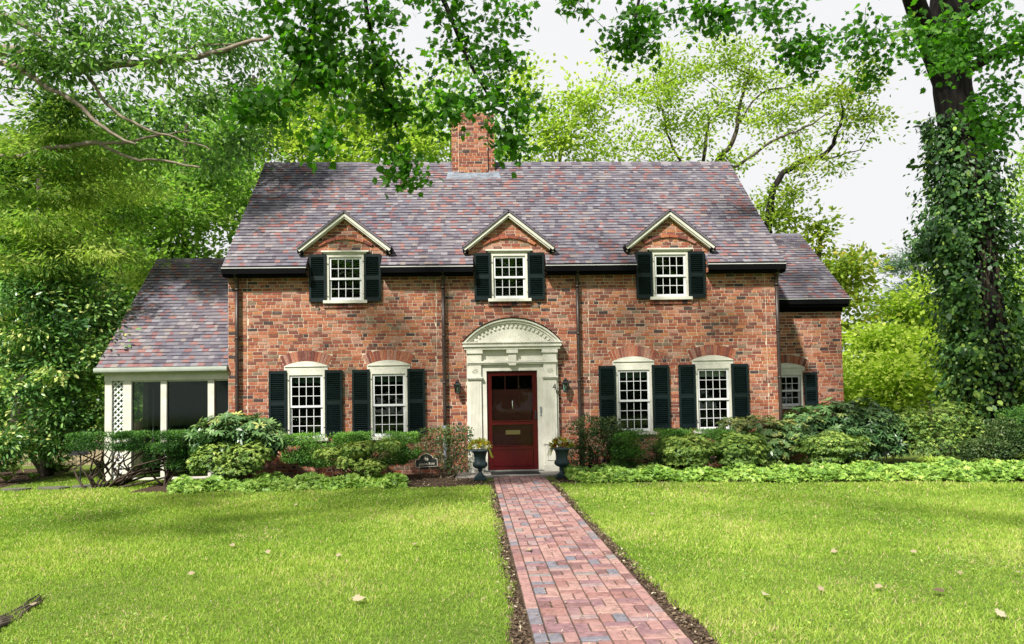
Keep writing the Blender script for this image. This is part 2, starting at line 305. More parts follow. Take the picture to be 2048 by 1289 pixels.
# brick walk, basket weave between lengthwise borders
b = MB(); y = -15.9; bw = (WX1-WX0); cw = (bw-.2)/4
base = MB(); base.box(WX0-.002, WX1+.002, -16, -.98, -.02, .006)
pw = []
def paver(x0, x1, y0, y1, r):
    j = .0075; a = random.random()
    z = .022+random.uniform(-.0025, .0025); t = [random.uniform(-.0015, .0015) for _ in range(4)]
    x0 += .0055+random.uniform(-.001, .0015); x1 -= .0055+random.uniform(-.001, .0015); y0 += .0095+random.uniform(-.001, .001); y1 -= .0095; c = .006
    i = len(b.v)
    b.v += [(x0, y0, 0), (x1, y0, 0), (x1, y1, 0), (x0, y1, 0), (x0, y0, z-c), (x1, y0, z-c), (x1, y1, z-c), (x0, y1, z-c),
            (x0+c, y0+c, z+t[0]), (x1-c, y0+c, z+t[1]), (x1-c, y1-c, z+t[2]), (x0+c, y1-c, z+t[3])]
    for f in [(0, 1, 5, 4), (1, 2, 6, 5), (2, 3, 7, 6), (3, 0, 4, 7), (4, 5, 9, 8), (5, 6, 10, 9), (6, 7, 11, 10), (7, 4, 8, 11), (8, 9, 10, 11)]: b.f.append(tuple(i+k for k in f)); b.a.append(a)
row = 0
while y < -1.2:
    paver(WX0, WX0+.1, y, y+cw, 0); paver(WX1-.1, WX1, y, y+cw, 0)
    for k in range(4):
        x0 = WX0+.1+k*cw
        if (k+row) % 2: paver(x0, x0+cw, y, y+cw/2, 1); paver(x0, x0+cw, y+cw/2, y+cw, 1)
        else: paver(x0, x0+cw/2, y, y+cw, 1); paver(x0+cw/2, x0+cw, y, y+cw, 1)
    y += cw; row += 1
for k in range(8): paver(WX0+k*bw/8, WX0+(k+1)*bw/8, y, -1.0, 0)
wb = structure(base.build('path_bedding', M['sand']))
structure(b.build('path', M['paver']))
b = MB(); b.box(-.35, 2.05, -1.0, -.12, -.03, .03)
structure(b.build('landing', M['granite']))

# ============================================================ HOUSE
house = empty('brick_house', (.8, 0, 0), 'red brick house with three dormers, dark green shutters, white arched doorway and a porch wing', 'house')
def HB(mb, name, mat, smooth=False, parent=None): return mb.build(name, M[mat], parent or house, smooth)
CH, CL = .0705, .205
def bricks(mb, u0, u1, z0, z1, org, ax, nrm, cut=None, left=None, seed=1, out=.0):
    """courses of bricks on a plane: org + u*ax + z; nrm points outward. cut(z) -> list of holes; left(z) -> (u0, u1) bounds"""
    g = random.Random(seed); nrow = int(math.ceil((z1-z0)/CH)); org, ax, nrm = map(np.array, (org, ax, nrm))
    for r in range(nrow):
        za = z0+r*CH; zb = min(za+CH, z1+.03); zm = (za+zb)/2; a0, a1 = (u0, u1) if left is None else left(zm)
        if a1-a0 < .05: continue
        hdr = (r % 6 == 3); L = CL/2 if hdr else CL; u = u0-L*(.5 if r % 2 else 0)-g.uniform(0, .02); segs = []
        while u < u1:
            l = L*g.uniform(.95, 1.05)
            if not hdr and g.random() < .13: l *= .5
            segs.append((u, u+l)); u += l
        H = sorted(cut(zm)) if cut else []
        for p, q in segs:
            p, q = max(p, a0), min(q, a1); parts = [(p, q)]
            for h0, h1 in H:
                nw = []
                for s0, s1 in parts:
                    if h1 <= s0 or h0 >= s1: nw.append((s0, s1))
                    else:
                        if h0 > s0: nw.append((s0, h0))
                        if h1 < s1: nw.append((h1, s1))
                parts = nw
            v = g.random()
            for s0, s1 in parts:
                j = .0055
                if s1-s0 < .03: continue
                o = out+g.uniform(-.002, .003); dz = g.uniform(-.0012, .0012)
                x0, x1, y0, y1 = s0+j, s1-j, za+j+dz, zb-j+dz*.5
                i = len(mb.v); bk = -.012
                for (uu, zz, oo) in ((x0, y0, bk), (x1, y0, bk), (x1, y1, bk), (x0, y1, bk), (x0+.002, y0+.002, o), (x1-.002, y0+.002, o), (x1-.002, y1-.002, o), (x0+.002, y1-.002, o)):
                    p3 = org+ax*uu+nrm*oo; mb.v.append((p3[0], p3[1], org[2]+zz))
                for f in [(4, 5, 6, 7), (0, 1, 5, 4), (1, 2, 6, 5), (2, 3, 7, 6), (3, 0, 4, 7)]: mb.f.append(tuple(i+k for k in f)); mb.a.append(v)
def sheet(mb, x0, x1, z0, z1, Y, holes):
    xs = sorted({x0, x1, *[h[0] for h in holes], *[h[1] for h in holes]}); zs = sorted({z0, z1, *[h[2] for h in holes], *[h[3] for h in holes]})
    xs = [x for x in xs if x0 <= x <= x1]; zs = [z for z in zs if z0 <= z <= z1]
    for i in range(len(xs)-1):
        for j in range(len(zs)-1):
            cx, cz = (xs[i]+xs[i+1])/2, (zs[j]+zs[j+1])/2
            if any(h[0] < cx < h[1] and h[2] < cz < h[3] for h in holes): continue
            mb.face([(xs[i], Y, zs[j]), (xs[i+1], Y, zs[j]), (xs[i+1], Y, zs[j+1]), (xs[i], Y, zs[j+1])])
XL, XR = -5.09, 6.70
DORM = [-2.645, .835, 4.325]; WIN = [-3.48, -1.755, 3.47, 5.20]
WB, WT = .80, 2.23; ARC_R, ARC_H = 1.085, 2.42
ARC_C = ARC_H-ARC_R; ARC_A = math.asin(.455/ARC_R)
def archcut(cx, z, zb=WB-.06, sc=1.0):
    if z < zb or z > ARC_C+ARC_R+.235: return None
    if z < 2.31: return (cx-.40, cx+.40)
    hw = math.sqrt(max(0, (ARC_R+.232)**2-(z-ARC_C)**2)); hw = min(hw, (z-ARC_C)*math.tan(ARC_A))
    return (cx-hw, cx+hw)
ez0 = 4.40; ROOF = (3.2/3.4)
def maincut(z):
    H = []
    for cx in WIN:
        c = archcut(cx, z)
        if c: H.append(c)
    for cx in DORM:
        if 3.54 < z < 4.74: H.append((cx-.42, cx+.42))
    if z < 2.7: H.append((-.10, 1.84))
    elif z < 3.22:
        hw = math.sqrt(max(0, 1.336**2-(z-(3.27-1.336))**2)); H.append((.86-hw+.03, .86+hw-.03))
    for xj in (-4.70, -.74, 2.52, 6.41): H.append((xj-.0004, xj+.0004))
    return H
def gab(cx):
    return lambda z: (cx-.87, cx+.87) if z < 4.86 else (cx-max(0, (5.53-z)/.80), cx+max(0, (5.53-z)/.80))
wall = MB()
bricks(wall, XL, XR, -.04, 4.24, (0, 0, 0), (1, 0, 0), (0, -1, 0), maincut, None, 3)
for k, cx in enumerate(DORM):
    bricks(wall, cx-.87, cx+.87, -.04+61*CH-.0, 5.53, (0, 0, 0), (1, 0, 0), (0, -1, 0), maincut, gab(cx), 30+k)
bricks(wall, 0, 6.3, -.04, 4.24, (XL, 6.3, 0), (0, -1, 0), (-1, 0, 0), None, None, 9)
bricks(wall, 0, 6.3, -.04, 4.24, (XR, 0, 0), (0, 1, 0), (1, 0, 0), None, None, 10)
def gend(z): t = (7.52-z)/ROOF; return (3.15-t, 3.15+t)
bricks(wall, 0, 6.3, 4.27, 7.4, (XL, 6.3, 0), (0, -1, 0), (-1, 0, 0), None, gend, 19)
bricks(wall, 0, 6.3, 4.27, 7.4, (XR, 0, 0), (0, 1, 0), (1, 0, 0), None, gend, 20)
HB(wall, 'brick_wall', 'brick')
mort = MB()
hol = [(cx-.385, cx+.385, WB, 2.2) for cx in WIN]+[(cx-.37, cx+.37, 3.66, 4.66) for cx in DORM]+[(.31, 1.385, .03, 2.15)]
sheet(mort, XL, XR, -.2, 4.3, .007, hol)
for cx in DORM:
    sheet(mort, cx-.865, cx+.865, 4.3, 4.83, .007, hol)
    mort.face([(cx-.865, .007, 4.83), (cx+.865, .007, 4.83), (cx, .007, 5.53)])
mort.face([(XL+.007, .007, -.2), (XL+.007, 6.3, -.2), (XL+.007, 6.3, 4.3), (XL+.007, 3.15, 7.45), (XL+.007, .007, 4.3)][::-1])
mort.face([(XR-.007, .007, -.2), (XR-.007, 6.3, -.2), (XR-.007, 6.3, 4.3), (XR-.007, 3.15, 7.45), (XR-.007, .007, 4.3)])
mort.face([(XL, 6.3, -.2), (XL, 6.3, 4.4), (XR, 6.3, 4.4), (XR, 6.3, -.2)])
HB(mort, 'mortar', 'mortar')
# ---- roofs of laminated shingles
def shingles(mb, x0, x1, ye, ze, yr, zr, sd, skip=None, expo=.12):
    g = random.Random(sd); L = math.hypot(yr-ye, zr-ze); dy, dz = (yr-ye)/L, (zr-ze)/L; n = int(L/expo)+1; ny, nz = (-dz, dy)
    if yr < ye: ny, nz = (dz*-1*-1, dy*-1)
    if nz < 0: ny, nz = -ny, -nz
    prev = .5
    for r in range(n):
        s0 = r*expo; s1 = min(s0+expo, L)
        x = x0-g.uniform(0, .2)
        while x < x1:
            wd = g.choice((.08, .11, .14, .17)); a, b_ = max(x, x0), min(x+wd, x1); x += wd
            if b_-a < .01: continue
            v = g.random()*.975
            t0 = .015+g.choice((0, .006)); s_ = s0-g.choice((0, 0, .004)); t1 = .002
            y0, z0, y1, z1 = ye+dy*s_, ze+dz*s_, ye+dy*s1, ze+dz*s1
            segs = [(a, b_)]
            if skip and y0 < .02:
                for h0, h1 in skip:
                    nw = []
                    for p, q in segs:
                        if h1 <= p or h0 >= q: nw.append((p, q))
                        else:
                            if h0 > p: nw.append((p, h0))
                            if h1 < q: nw.append((h1, q))
                    segs = nw
            for p, q in segs:
                mb.face([(p, y0+ny*t0, z0+nz*t0), (q, y0+ny*t0, z0+nz*t0), (q, y1+ny*t1, z1+nz*t1), (p, y1+ny*t1, z1+nz*t1)], v)
                mb.face([(p, y0-ny*.004, z0-nz*.004), (q, y0-ny*.004, z0-nz*.004), (q, y0+ny*t0, z0+nz*t0), (p, y0+ny*t0, z0+nz*t0)], .99)  # butt edges near black: each course's shadow line put into the colour
def deck(mb, x0, x1, ye, ze, yr, zr, t=.05):
    L = math.hypot(yr-ye, zr-ze); dy, dz = (yr-ye)/L, (zr-ze)/L; ny, nz = -dz, dy
    if nz < 0: ny, nz = -ny, -nz
    p = [(ye, ze), (yr, zr), (yr-ny*t, zr-nz*t), (ye-ny*t, ze-nz*t)]; i = len(mb.v)
    mb.v += [(x0, y, z) for y, z in p]+[(x1, y, z) for y, z in p]
    for f in [(0, 4, 5, 1), (3, 2, 6, 7), (0, 3, 7, 4), (1, 5, 6, 2), (0, 1, 2, 3), (4, 7, 6, 5)]: mb.f.append(tuple(i+k for k in f)); mb.a.append(.1)
RX0, RX1 = -5.14, 6.79
EV = [(cx-.775, cx+.775) for cx in DORM]
gaps = []; xx = RX0
for h in EV: gaps.append((xx, h[0])); xx = h[1]
gaps.append((xx, RX1))
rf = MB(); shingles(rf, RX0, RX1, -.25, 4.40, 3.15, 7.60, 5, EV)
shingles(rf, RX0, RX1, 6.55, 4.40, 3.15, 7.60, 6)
zy = lambda y: 4.40+(y+.25)*ROOF
for a0, a1 in gaps: deck(rf, a0, a1, -.24, 4.395, .02, zy(.02)-.012, .045)
deck(rf, RX0+.01, RX1-.01, .021, zy(.021)-.012, 3.15, 7.588, .045); deck(rf, RX0+.01, RX1-.01, 6.54, 4.39, 3.15, 7.588, .045)
for k in range(46):   # ridge caps
    xa = RX0+(RX1-RX0)*k/46; xb = xa+.30
    for sgn in (-1, 1):
        p0, p1 = (xa, 3.15, 7.625), (min(xb, RX1+.01), 3.15, 7.617)
        rf.face([p0, p1, (p1[0], 3.15+sgn*.13, p1[2]-.125), (xa, 3.15+sgn*.13, p0[2]-.125)][::(1 if sgn > 0 else -1)], [.05, .2, .92, .6][k % 4])
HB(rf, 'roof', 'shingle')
for a0, a1 in gaps:
    rk = MB(); rk.box(a0+.0, a1-.0, -.225, -.205, 4.19, 4.35); rk.box(a0+.0, a1-.0, -.205, .004, 4.19, 4.205); HB(rk, 'fascia', 'fascia')
for xe, sx in ((RX0, 1), (RX1, -1)):
    rk = MB(); rk.bar((xe+sx*.035, -.20, 4.30), (xe+sx*.035, 3.15, 7.46), .03, .12); rk.bar((xe+sx*.035, 6.5, 4.30), (xe+sx*.035, 3.15, 7.46), .03, .12); HB(rk, 'barge_board', 'fascia')
for a0, a1 in gaps:
    gt = MB(); gt.box(a0-.01, a1+.0, -.275, -.226, 4.357, 4.372); HB(gt, 'drip_edge', 'drip')
    gt = MB(); gt.box(a0-.005, a1-.002, -.27, -.228, 4.24, 4.353); HB(gt, 'gutter', 'fascia')
# ---- dormers
for k, cx in enumerate(DORM):
    yb = 1.05
    d = MB(); sl = .80; zp, ze_, hx = 5.575, 4.815, .955
    for sx in (-1, 1):
        a_ = np.array([cx, 0, zp+.015]); e_ = np.array([cx+sx*(hx+.03), 0, ze_-.012]); dirv = unit(e_-a_); nn = np.array([-dirv[2]*1, 0, dirv[0]]); nn = nn if nn[2] > 0 else -nn
        for r in range(9):    # courses on the dormer slope
            s0, s1 = r*.14, min((r+1)*.14, np.linalg.norm(e_-a_)); p, q = e_-dirv*s0, e_-dirv*s1; v = random.random()
            yy_ = -.15
            while yy_ < 1.2:
                y2 = min(yy_+random.choice((.15, .2, .27)), 1.25); v = random.random()
                pp = [(p+nn*.022), (q+nn*.012)]
                d.face([(pp[0][0], yy_, pp[0][2]), (pp[1][0], yy_, pp[1][2]), (pp[1][0], y2, pp[1][2]), (pp[0][0], y2, pp[0][2])][::sx], v)
                yy_ = y2
        c0 = (a_+e_)/2; ln = np.linalg.norm(e_-a_)/2
        d.obox(c0+np.array([0, .55, 0])-nn*.009, dirv*ln, (0, .70, 0), nn*.02, .1)
    roof_ = HB(d, 'dormer_roof', 'shingle')
    for sx in (-1, 1):
        t = MB()
        for (off, wd, y0, y1) in ((-.055, .028, -.125, -.018), (-.098, .015, -.10, -.0185)):
            p = np.array([cx, (y0+y1)/2, zp+off*1.25]); q = np.array([cx+sx*hx, (y0+y1)/2, ze_+off*1.25]); dd = unit(q-p); nn = np.array([-dd[2], 0, dd[0]]); L_ = np.linalg.norm(q-p)/2
            t.obox((p+q)/2, dd*L_, (0, (y1-y0)/2+(.002 if sx > 0 else 0), 0), nn*wd)
        t.build('rake_board', M['trim'], roof_)
    for sx in (-1, 1): t = MB(); t.box(min(cx+sx*.875, cx+sx*.985), max(cx+sx*.875, cx+sx*.985), -.11, .75, 4.70, 4.79); t.build('dormer_gutter', M['fascia'], roof_)
    for sx in (-1, 1):
        t = MB()
        t.box(min(cx+sx*.79, cx+sx*.90), max(cx+sx*.79, cx+sx*.90), -.035, -.004, 4.50, 4.60)
        x_ = cx+sx*.868
        t.face([(x_, -.03, 4.5), (x_, 1.0, 5.4), (x_, 1.0, 5.6), (x_, .3, 4.85), (x_, -.03, 4.85)])
        t.build('flashing', M['gutter'], roof_)
    t = MB(); Ra = (.60**2+.17**2)/(2*.17); zc = 5.055-Ra; am = math.asin(.59/Ra); n = 6
    for i in range(n):
        a0, a1 = -am+2*am*i/n+.006, -am+2*am*(i+1)/n-.006
        t.prism([(cx+math.sin(a0)*(Ra-.055), zc+math.cos(a0)*(Ra-.055)), (cx+math.sin(a1)*(Ra-.055), zc+math.cos(a1)*(Ra-.055)), (cx+math.sin(a1)*Ra, zc+math.cos(a1)*Ra), (cx+math.sin(a0)*Ra, zc+math.cos(a0)*Ra)], -.035, -.002, random.random())
    HB(t, 'brick_hood_arch', 'archbrick')
# ---- windows
def room(mb, x0, x1, z0, z1, y0, y1):
    mb.face([(x0, y1, z0), (x1, y1, z0), (x1, y1, z1), (x0, y1, z1)]); mb.face([(x0, y0, z0), (x0, y1, z0), (x0, y1, z1), (x0, y0, z1)])
    mb.face([(x1, y0, z0), (x1, y0, z1), (x1, y1, z1), (x1, y1, z0)]); mb.face([(x0, y0, z0), (x1, y0, z0), (x1, y1, z0), (x0, y1, z0)]); mb.face([(x0, y0, z1), (x0, y1, z1), (x1, y1, z1), (x1, y0, z1)])
def window(cx, z0, z1, nrow, arched, Y=0, blind='none', hw=.39, gx=.30, rowsh=(.5, .5)):
    """casing, two sashes with glazing bars, panes, shade; z0 sill bottom, z1 casing top"""
    c = MB(); f = -.028+Y; b0 = .05+Y; zs = z0+.065
    c.box(cx-hw, cx-gx-.045, f, b0, zs, z1-.10); c.box(cx+gx+.045, cx+hw, f, b0, zs, z1-.10); c.box(cx-hw, cx+hw, f, b0, z1-.10, z1)
    if arched:
        hz = z1+.003; pts = [(cx-.452, hz), (cx+.452, hz)]; A = math.asin(.452/ARC_R); dzz = z1-WT
        pts += [(cx+math.sin(A-2*A*i/12)*ARC_R, ARC_C+dzz+math.cos(A-2*A*i/12)*ARC_R) for i in range(13)]
        c.prism(pts, -.022+Y, .0065+Y); c.box(cx-.44, cx+.44, -.042+Y, -.0225+Y, z1+.075, z1+.09)
    else: c.box(cx-.50, cx+.50, -.075+Y, .004+Y, z1+.002, z1+.035); c.box(cx-.45, cx+.45, -.05+Y, .0035+Y, z1-.03, z1+.0015)
    win = HB(c, 'window', 'trim')
    s = MB(); s.box(cx-hw-.07, cx+hw+.07, -.075+Y, .04+Y, z0, z0+.062); s.build('sill', M['trim'], win)
    zb, zt = zs+.002, z1-.102; zm = (zb+zt)/2+.0; fw = .045
    for up in (0, 1):
        s = MB(); ya = (.000 if up else .026)+Y; yb_ = ya+.024; za, zz = (zm-.022, zt) if up else (zb, zm+.022)
        x0, x1 = cx-gx-.043, cx+gx+.043; bt = .06 if not up else .044
        s.box(x0, x0+fw, ya, yb_, za, zz); s.box(x1-fw, x1, ya, yb_, za, zz); s.box(x0+fw, x1-fw, ya, yb_, za, za+bt); s.box(x0+fw, x1-fw, ya, yb_, zz-.044, zz)
        gx0, gx1, gz0, gz1 = x0+fw, x1-fw, za+bt, zz-.044
        for i in range(1, 4): xm = gx0+(gx1-gx0)*i/4; s.box(xm-.0062, xm+.0062, ya+.004, yb_-.004, gz0, gz1)
        for i in range(1, nrow): zc = gz0+(gz1-gz0)*i/nrow; s.box(gx0, gx1, ya+.003, yb_-.003, zc-.0062, zc+.0062)
        sh = s.build('sash', M['white'], win)
        p = MB(); p.face([(gx0, ya+.0125, gz0), (gx1, ya+.0125, gz0), (gx1, ya+.0125, gz1), (gx0, ya+.0125, gz1)]); p.build('pane', M['glass'], win)
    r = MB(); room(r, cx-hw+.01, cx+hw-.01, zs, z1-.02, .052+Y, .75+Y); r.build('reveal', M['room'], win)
    bl = MB(); yb = .10+Y
    if blind == 'slats':
        z = zb+.05
        while z < zt:
            bl.obox((cx, yb, z), (gx, 0, 0), (0, .022, .004), (0, -.0002, .0012)); z += .047
        bl.build('blind', M['blind'], win)
    elif blind == 'shade':
        bl.box(cx-gx, cx+gx, yb, yb+.004, zt-.17, zt); bl.build('roller_shade', M['pineroom'] if cx < 4 else M['blind'], win)
    elif blind == 'deep':
        bl.box(cx-gx, cx+gx, yb, yb+.004, zt-.62, zt); bl.build('roller_shade', M['pineroom'], win)
    return win
def shutter(cx, w_, z0, z1, Y=0, sp=.5, label=None, side=1):
    s = MB(); x0, x1 = cx-w_/2, cx+w_/2; ya, yb = -.062+Y, -.022+Y; st = .045; zm = z0+(z1-z0)*sp
    s.box(x0, x0+st, ya, yb, z0, z1); s.box(x1-st, x1, ya, yb, z0, z1)
    for a0, a1 in ((z0, z0+.085), (zm-.045, zm+.045), (z1-.06, z1)): s.box(x0+st, x1-st, ya+.003, yb-.003, a0, a1)
    for a0, a1 in ((z0+.085, zm-.045), (zm+.045, z1-.06)):
        n = max(3, int((a1-a0)/.042)); p = (a1-a0)/n
        for i in range(n):
            zc = a0+p*(i+.5); tilt = .55+random.uniform(-.06, .06); h = p*.60
            s.obox((cx, (ya+yb)/2, zc), (w_/2-st, 0, 0), (0, math.cos(tilt)*.021, math.sin(tilt)*.021), (0, -math.sin(tilt)*.003, math.cos(tilt)*.003))
        s.box(x0+st, x1-st, yb-.0035, yb-.001, a0, a1)
    o_ = HB(s, 'shutter', 'shutter')
    for zz in (z0+.16, z1-.16):
        h = MB(); h.box(cx-side*w_/2-.022, cx-side*w_/2+.022, ya-.006, ya+.002, zz-.012, zz+.012)
        h.build('hinge', M['black'], o_)
    return o_
BL = ['shade', 'shade', 'shade', 'shade']
for i, cx in enumerate(WIN):
    window(cx, WB-.055, WT, 3, True, 0, BL[i])
    shutter(cx-.58, .365, .865, 2.225, side=-1, sp=.5); shutter(cx+.58, .365, .865, 2.225, side=1, sp=.5)
    t = MB(); n = 15
    for k in range(n):
        a0, a1 = -ARC_A+2*ARC_A*k/n, -ARC_A+2*ARC_A*(k+1)/n; j = .0055; r0, r1 = ARC_R+.006, ARC_R+.226
        t.prism([(cx+math.sin(a0)*r0+j*.8, ARC_C+math.cos(a0)*r0), (cx+math.sin(a1)*r0-j*.8, ARC_C+math.cos(a1)*r0), (cx+math.sin(a1)*r1-j, ARC_C+math.cos(a1)*r1), (cx+math.sin(a0)*r1+j, ARC_C+math.cos(a0)*r1)], -.004+random.uniform(-.002, .001), .005, random.random()*.8)
    HB(t, 'brick_arch', 'archbrick')
for i, cx in enumerate(DORM):
    window(cx, 3.635, 4.72, 2, False, 0, 'slats' if i < 2 else 'none')
    shutter(cx-.575, .355, 3.665, 4.675, side=-1); shutter(cx+.575, .355, 3.665, 4.675, side=1)
    t = MB()
    for k in range(9): t.box(cx-.46+k*.1025, cx-.46+k*.1025+.095, -.03, .004, 3.545, 3.632, random.random())
    HB(t, 'brick_sill', 'darkbrick')
    for sx in (-1, 1):
        t = MB(); t.tube([(cx+sx*.60, -.03, 3.66), (cx+sx*.60, -.06, 3.63), (cx+sx*.57, -.05, 3.60), (cx+sx*.61, -.05, 3.57), (cx+sx*.585, -.04, 3.55)], .009, 6); HB(t, 'shutter_dog', 'black')
for cx in WIN:
    for sx in (-1, 1):
        t = MB(); t.tube([(cx+sx*.60, -.03, .87), (cx+sx*.60, -.06, .84), (cx+sx*.57, -.05, .81), (cx+sx*.61, -.05, .78)], .009, 6); HB(t, 'shutter_dog', 'black')
# ---- downspouts
for i, xd in enumerate((-4.885, -.58, 2.285, 6.635)):
    t = MB(); t.tube([(xd, -.22, 4.34), (xd, -.2, 4.27), (xd, -.12, 4.14), (xd, -.085, 4.05), (xd, -.08, 3.9)], [.05, .052, .045, .042, .040], 10)
    t.tube([(xd, -.08, 3.9), (xd, -.08, 3.0), (xd, -.08, 1.2), (xd, -.08, .95 if i == 1 else .06)], .038, 10)
    for z in (3.92, 2.9, 1.9): t.tube([(xd, -.08, z), (xd, -.08, z+.04)], .044, 10)
    o_ = HB(t, 'downspout', 'spout', True)
    if i == 1:
        t = MB(); t.tube([(xd, -.08, .90), (xd, -.08, 1.02)], [.06, .05], 10); t.tube([(xd, -.08, .90), (xd, -.08, .1)], .035, 8); t.build('pipe_coupling', M['lead'], o_)
# ---- chimney
CX0, CX1, CY0, CY1 = -.42, .655, 2.72, 3.75
c = MB(); mo = MB(); zt_ = 8.72
bricks(c, CX0+.17, CX1-.17, 7.02, zt_, (0, CY0, 0), (1, 0, 0), (0, -1, 0), None, None, 51)
for a0, a1 in ((CX0, CX0+.17), (CX1-.17, CX1)): bricks(c, a0, a1, 7.02, zt_, (0, CY0+.05, 0), (1, 0, 0), (0, -1, 0), None, None, 52)
bricks(c, 0, CY1-CY0-.05, 7.02, zt_, (CX0, CY1, 0), (0, -1, 0), (-1, 0, 0), None, None, 53); bricks(c, 0, CY1-CY0-.05, 7.02, zt_, (CX1, CY0+.05, 0), (0, 1, 0), (1, 0, 0), None, None, 54)
ch = HB(c, 'chimney', 'brick')
mo.box(CX0+.177, CX1-.177, CY0+.007, CY1, 6.6, zt_); mo.box(CX0+.007, CX0+.1765, CY0+.057, CY1, 6.6, zt_); mo.box(CX1-.1765, CX1-.007, CY0+.057, CY1, 6.6, zt_); mo.build('chimney_mortar', M['mortar'], ch)
mo = MB(); mo.box(CX0+.03, CX1-.03, CY0+.03, CY1-.03, zt_+.002, zt_+.03); mo.build('chimney_cap', M['mortar'], ch)
fl = MB(); fl.box(CX0+.16, CX1-.16, CY0-.02, CY0+.02, 7.0, 7.17); fl.box(CX0-.012, CX0+.159, CY0+.03, CY0+.3, 7.0, 7.21); fl.box(CX1-.159, CX1+.012, CY0+.03, CY0+.3, 7.0, 7.21)
fl.face([(CX0-.14, CY0-.23, zy(CY0-.23)+.022), (CX1+.14, CY0-.23, zy(CY0-.23)+.022), (CX1+.10, CY0+.05, zy(CY0+.05)+.022), (CX0-.10, CY0+.05, zy(CY0+.05)+.022)])
fl.build('lead_flashing', M['lead'], ch)

# ---- door surround, pediment and doors
DX = .8575
s = MB()
s.box(-.105, .31, -.10, .05, .02, 2.15); s.box(1.385, 1.83, -.10, .05, .02, 2.15); s.box(-.105, 1.83, -.10, .05, 2.151, 2.62)
for sx in (-1, 1):
    pc = DX+sx*.795; w_ = .135
    s.box(pc-w_, pc+w_, -.145, -.101, .62, 1.97)                                # pilaster shaft
    for k in range(7): s.box(pc-.1+k*.0295, pc-.1+k*.0295+.013, -.152, -.1455, .70, 1.93)   # fluting
    s.box(pc-w_-.02, pc+w_+.02, -.175, -.1012, 1.972, 1.995); s.box(pc-w_-.03, pc+w_+.03, -.19, -.1014, 1.996, 2.03)
    s.box(pc-w_, pc+w_, -.145, -.1016, 2.032, 2.29)                             # rosette block
    s.box(pc-w_-.02, pc+w_+.02, -.17, -.1013, .585, .618); s.box(pc-w_, pc+w_, -.155, -.1011, .16, .584); s.box(pc-w_-.02, pc+w_+.02, -.175, -.1012, .025, .159)
    for (a0, a1, b0, b1) in ((-.085, .085, .25, .262), (-.085, .085, .515, .527), (-.085, -.073, .263, .514), (.073, .085, .263, .514)): s.box(pc+a0, pc+a1, -.165, -.1552, b0, b1)
    for k in range(10):
        t = 2*math.pi*k/10; s.bar((pc+math.cos(t)*.018, -.150, 2.16+math.sin(t)*.018), (pc+math.cos(t)*.062, -.150, 2.16+math.sin(t)*.062), .012, .012, (0, 1, 0))
    s.box(pc-w_-.01, pc+w_+.01, -.172, -.1018, 2.365, 2.52); s.box(pc-w_-.035, pc+w_+.035, -.20, -.1019, 2.521, 2.60)
s.box(DX-.085, DX+.085, -.172, -.1008, 2.28, 2.52); s.box(DX-.12, DX+.12, -.20, -.1007, 2.521, 2.60); s.box(DX-.07, DX+.07, -.185, -.172, 2.262, 2.285)
s.box(-.10, 1.825, -.160, -.1001, 2.291, 2.318); s.box(-.09, 1.815, -.178, -.1002, 2.320, 2.363)
s.box(-.155, 1.875, -.205, -.01, 2.602, 2.66); s.box(-.185, 1.905, -.235, -.01, 2.661, 2.70); s.box(-.175, 1.895, -.215, -.01, 2.701, 2.735); s.box(-.195, 1.915, -.245, -.01, 2.736, 2.757)
PR, PZ = 1.336, 3.27-1.336; PA = math.asin(1.05/PR)
arc = lambda r, a: (DX+math.sin(a)*r, PZ+math.cos(a)*r)
A2 = math.acos((2.758-PZ)/(PR-.1))
s.prism([arc(PR-.1, A2-2*A2*i/24) for i in range(25)][::-1][::-1], -.12, -.005)
for (r0, r1, y0) in ((PR-.14, PR-.105, -.142), (PR-.104, PR-.055, -.168), (PR-.054, PR-.012, -.20)):
    n = 28; aa = math.acos((2.758-PZ)/r1)
    for i in range(n):
        a0, a1 = -aa+2*aa*i/n, -aa+2*aa*(i+1)/n
        s.prism([arc(r0, a0), arc(r0, a1), arc(r1, a1), arc(r1, a0)], y0, -.006)
for i in range(19):
    t = (-1+2*(i+.5)/19)*A2*.90; x_, z_ = arc(PR-.172, t); tx, tz = math.cos(t), -math.sin(t); rx, rz = math.sin(t), math.cos(t)
    pts = [(-.024, .028), (-.024, -.012), (-.016, -.026), (0, -.032), (.016, -.026), (.024, -.012), (.024, .028)]
    s.prism([(x_+tx*a_+rx*c_, z_+tz*a_+rz*c_) for a_, c_ in pts], -.148, -.119)
sur = HB(s, 'door_surround', 'trim')
s = MB(); n = 28; aa = math.acos((2.758-PZ)/(PR+.004))
for i in range(n):
    a0, a1 = -aa+2*aa*i/n, -aa+2*aa*(i+1)/n; s.prism([arc(PR-.010, a0), arc(PR-.010, a1), arc(PR+.006, a1), arc(PR+.006, a0)], -.215, -.002)
s.build('pediment_flashing', M['fascia'], sur)
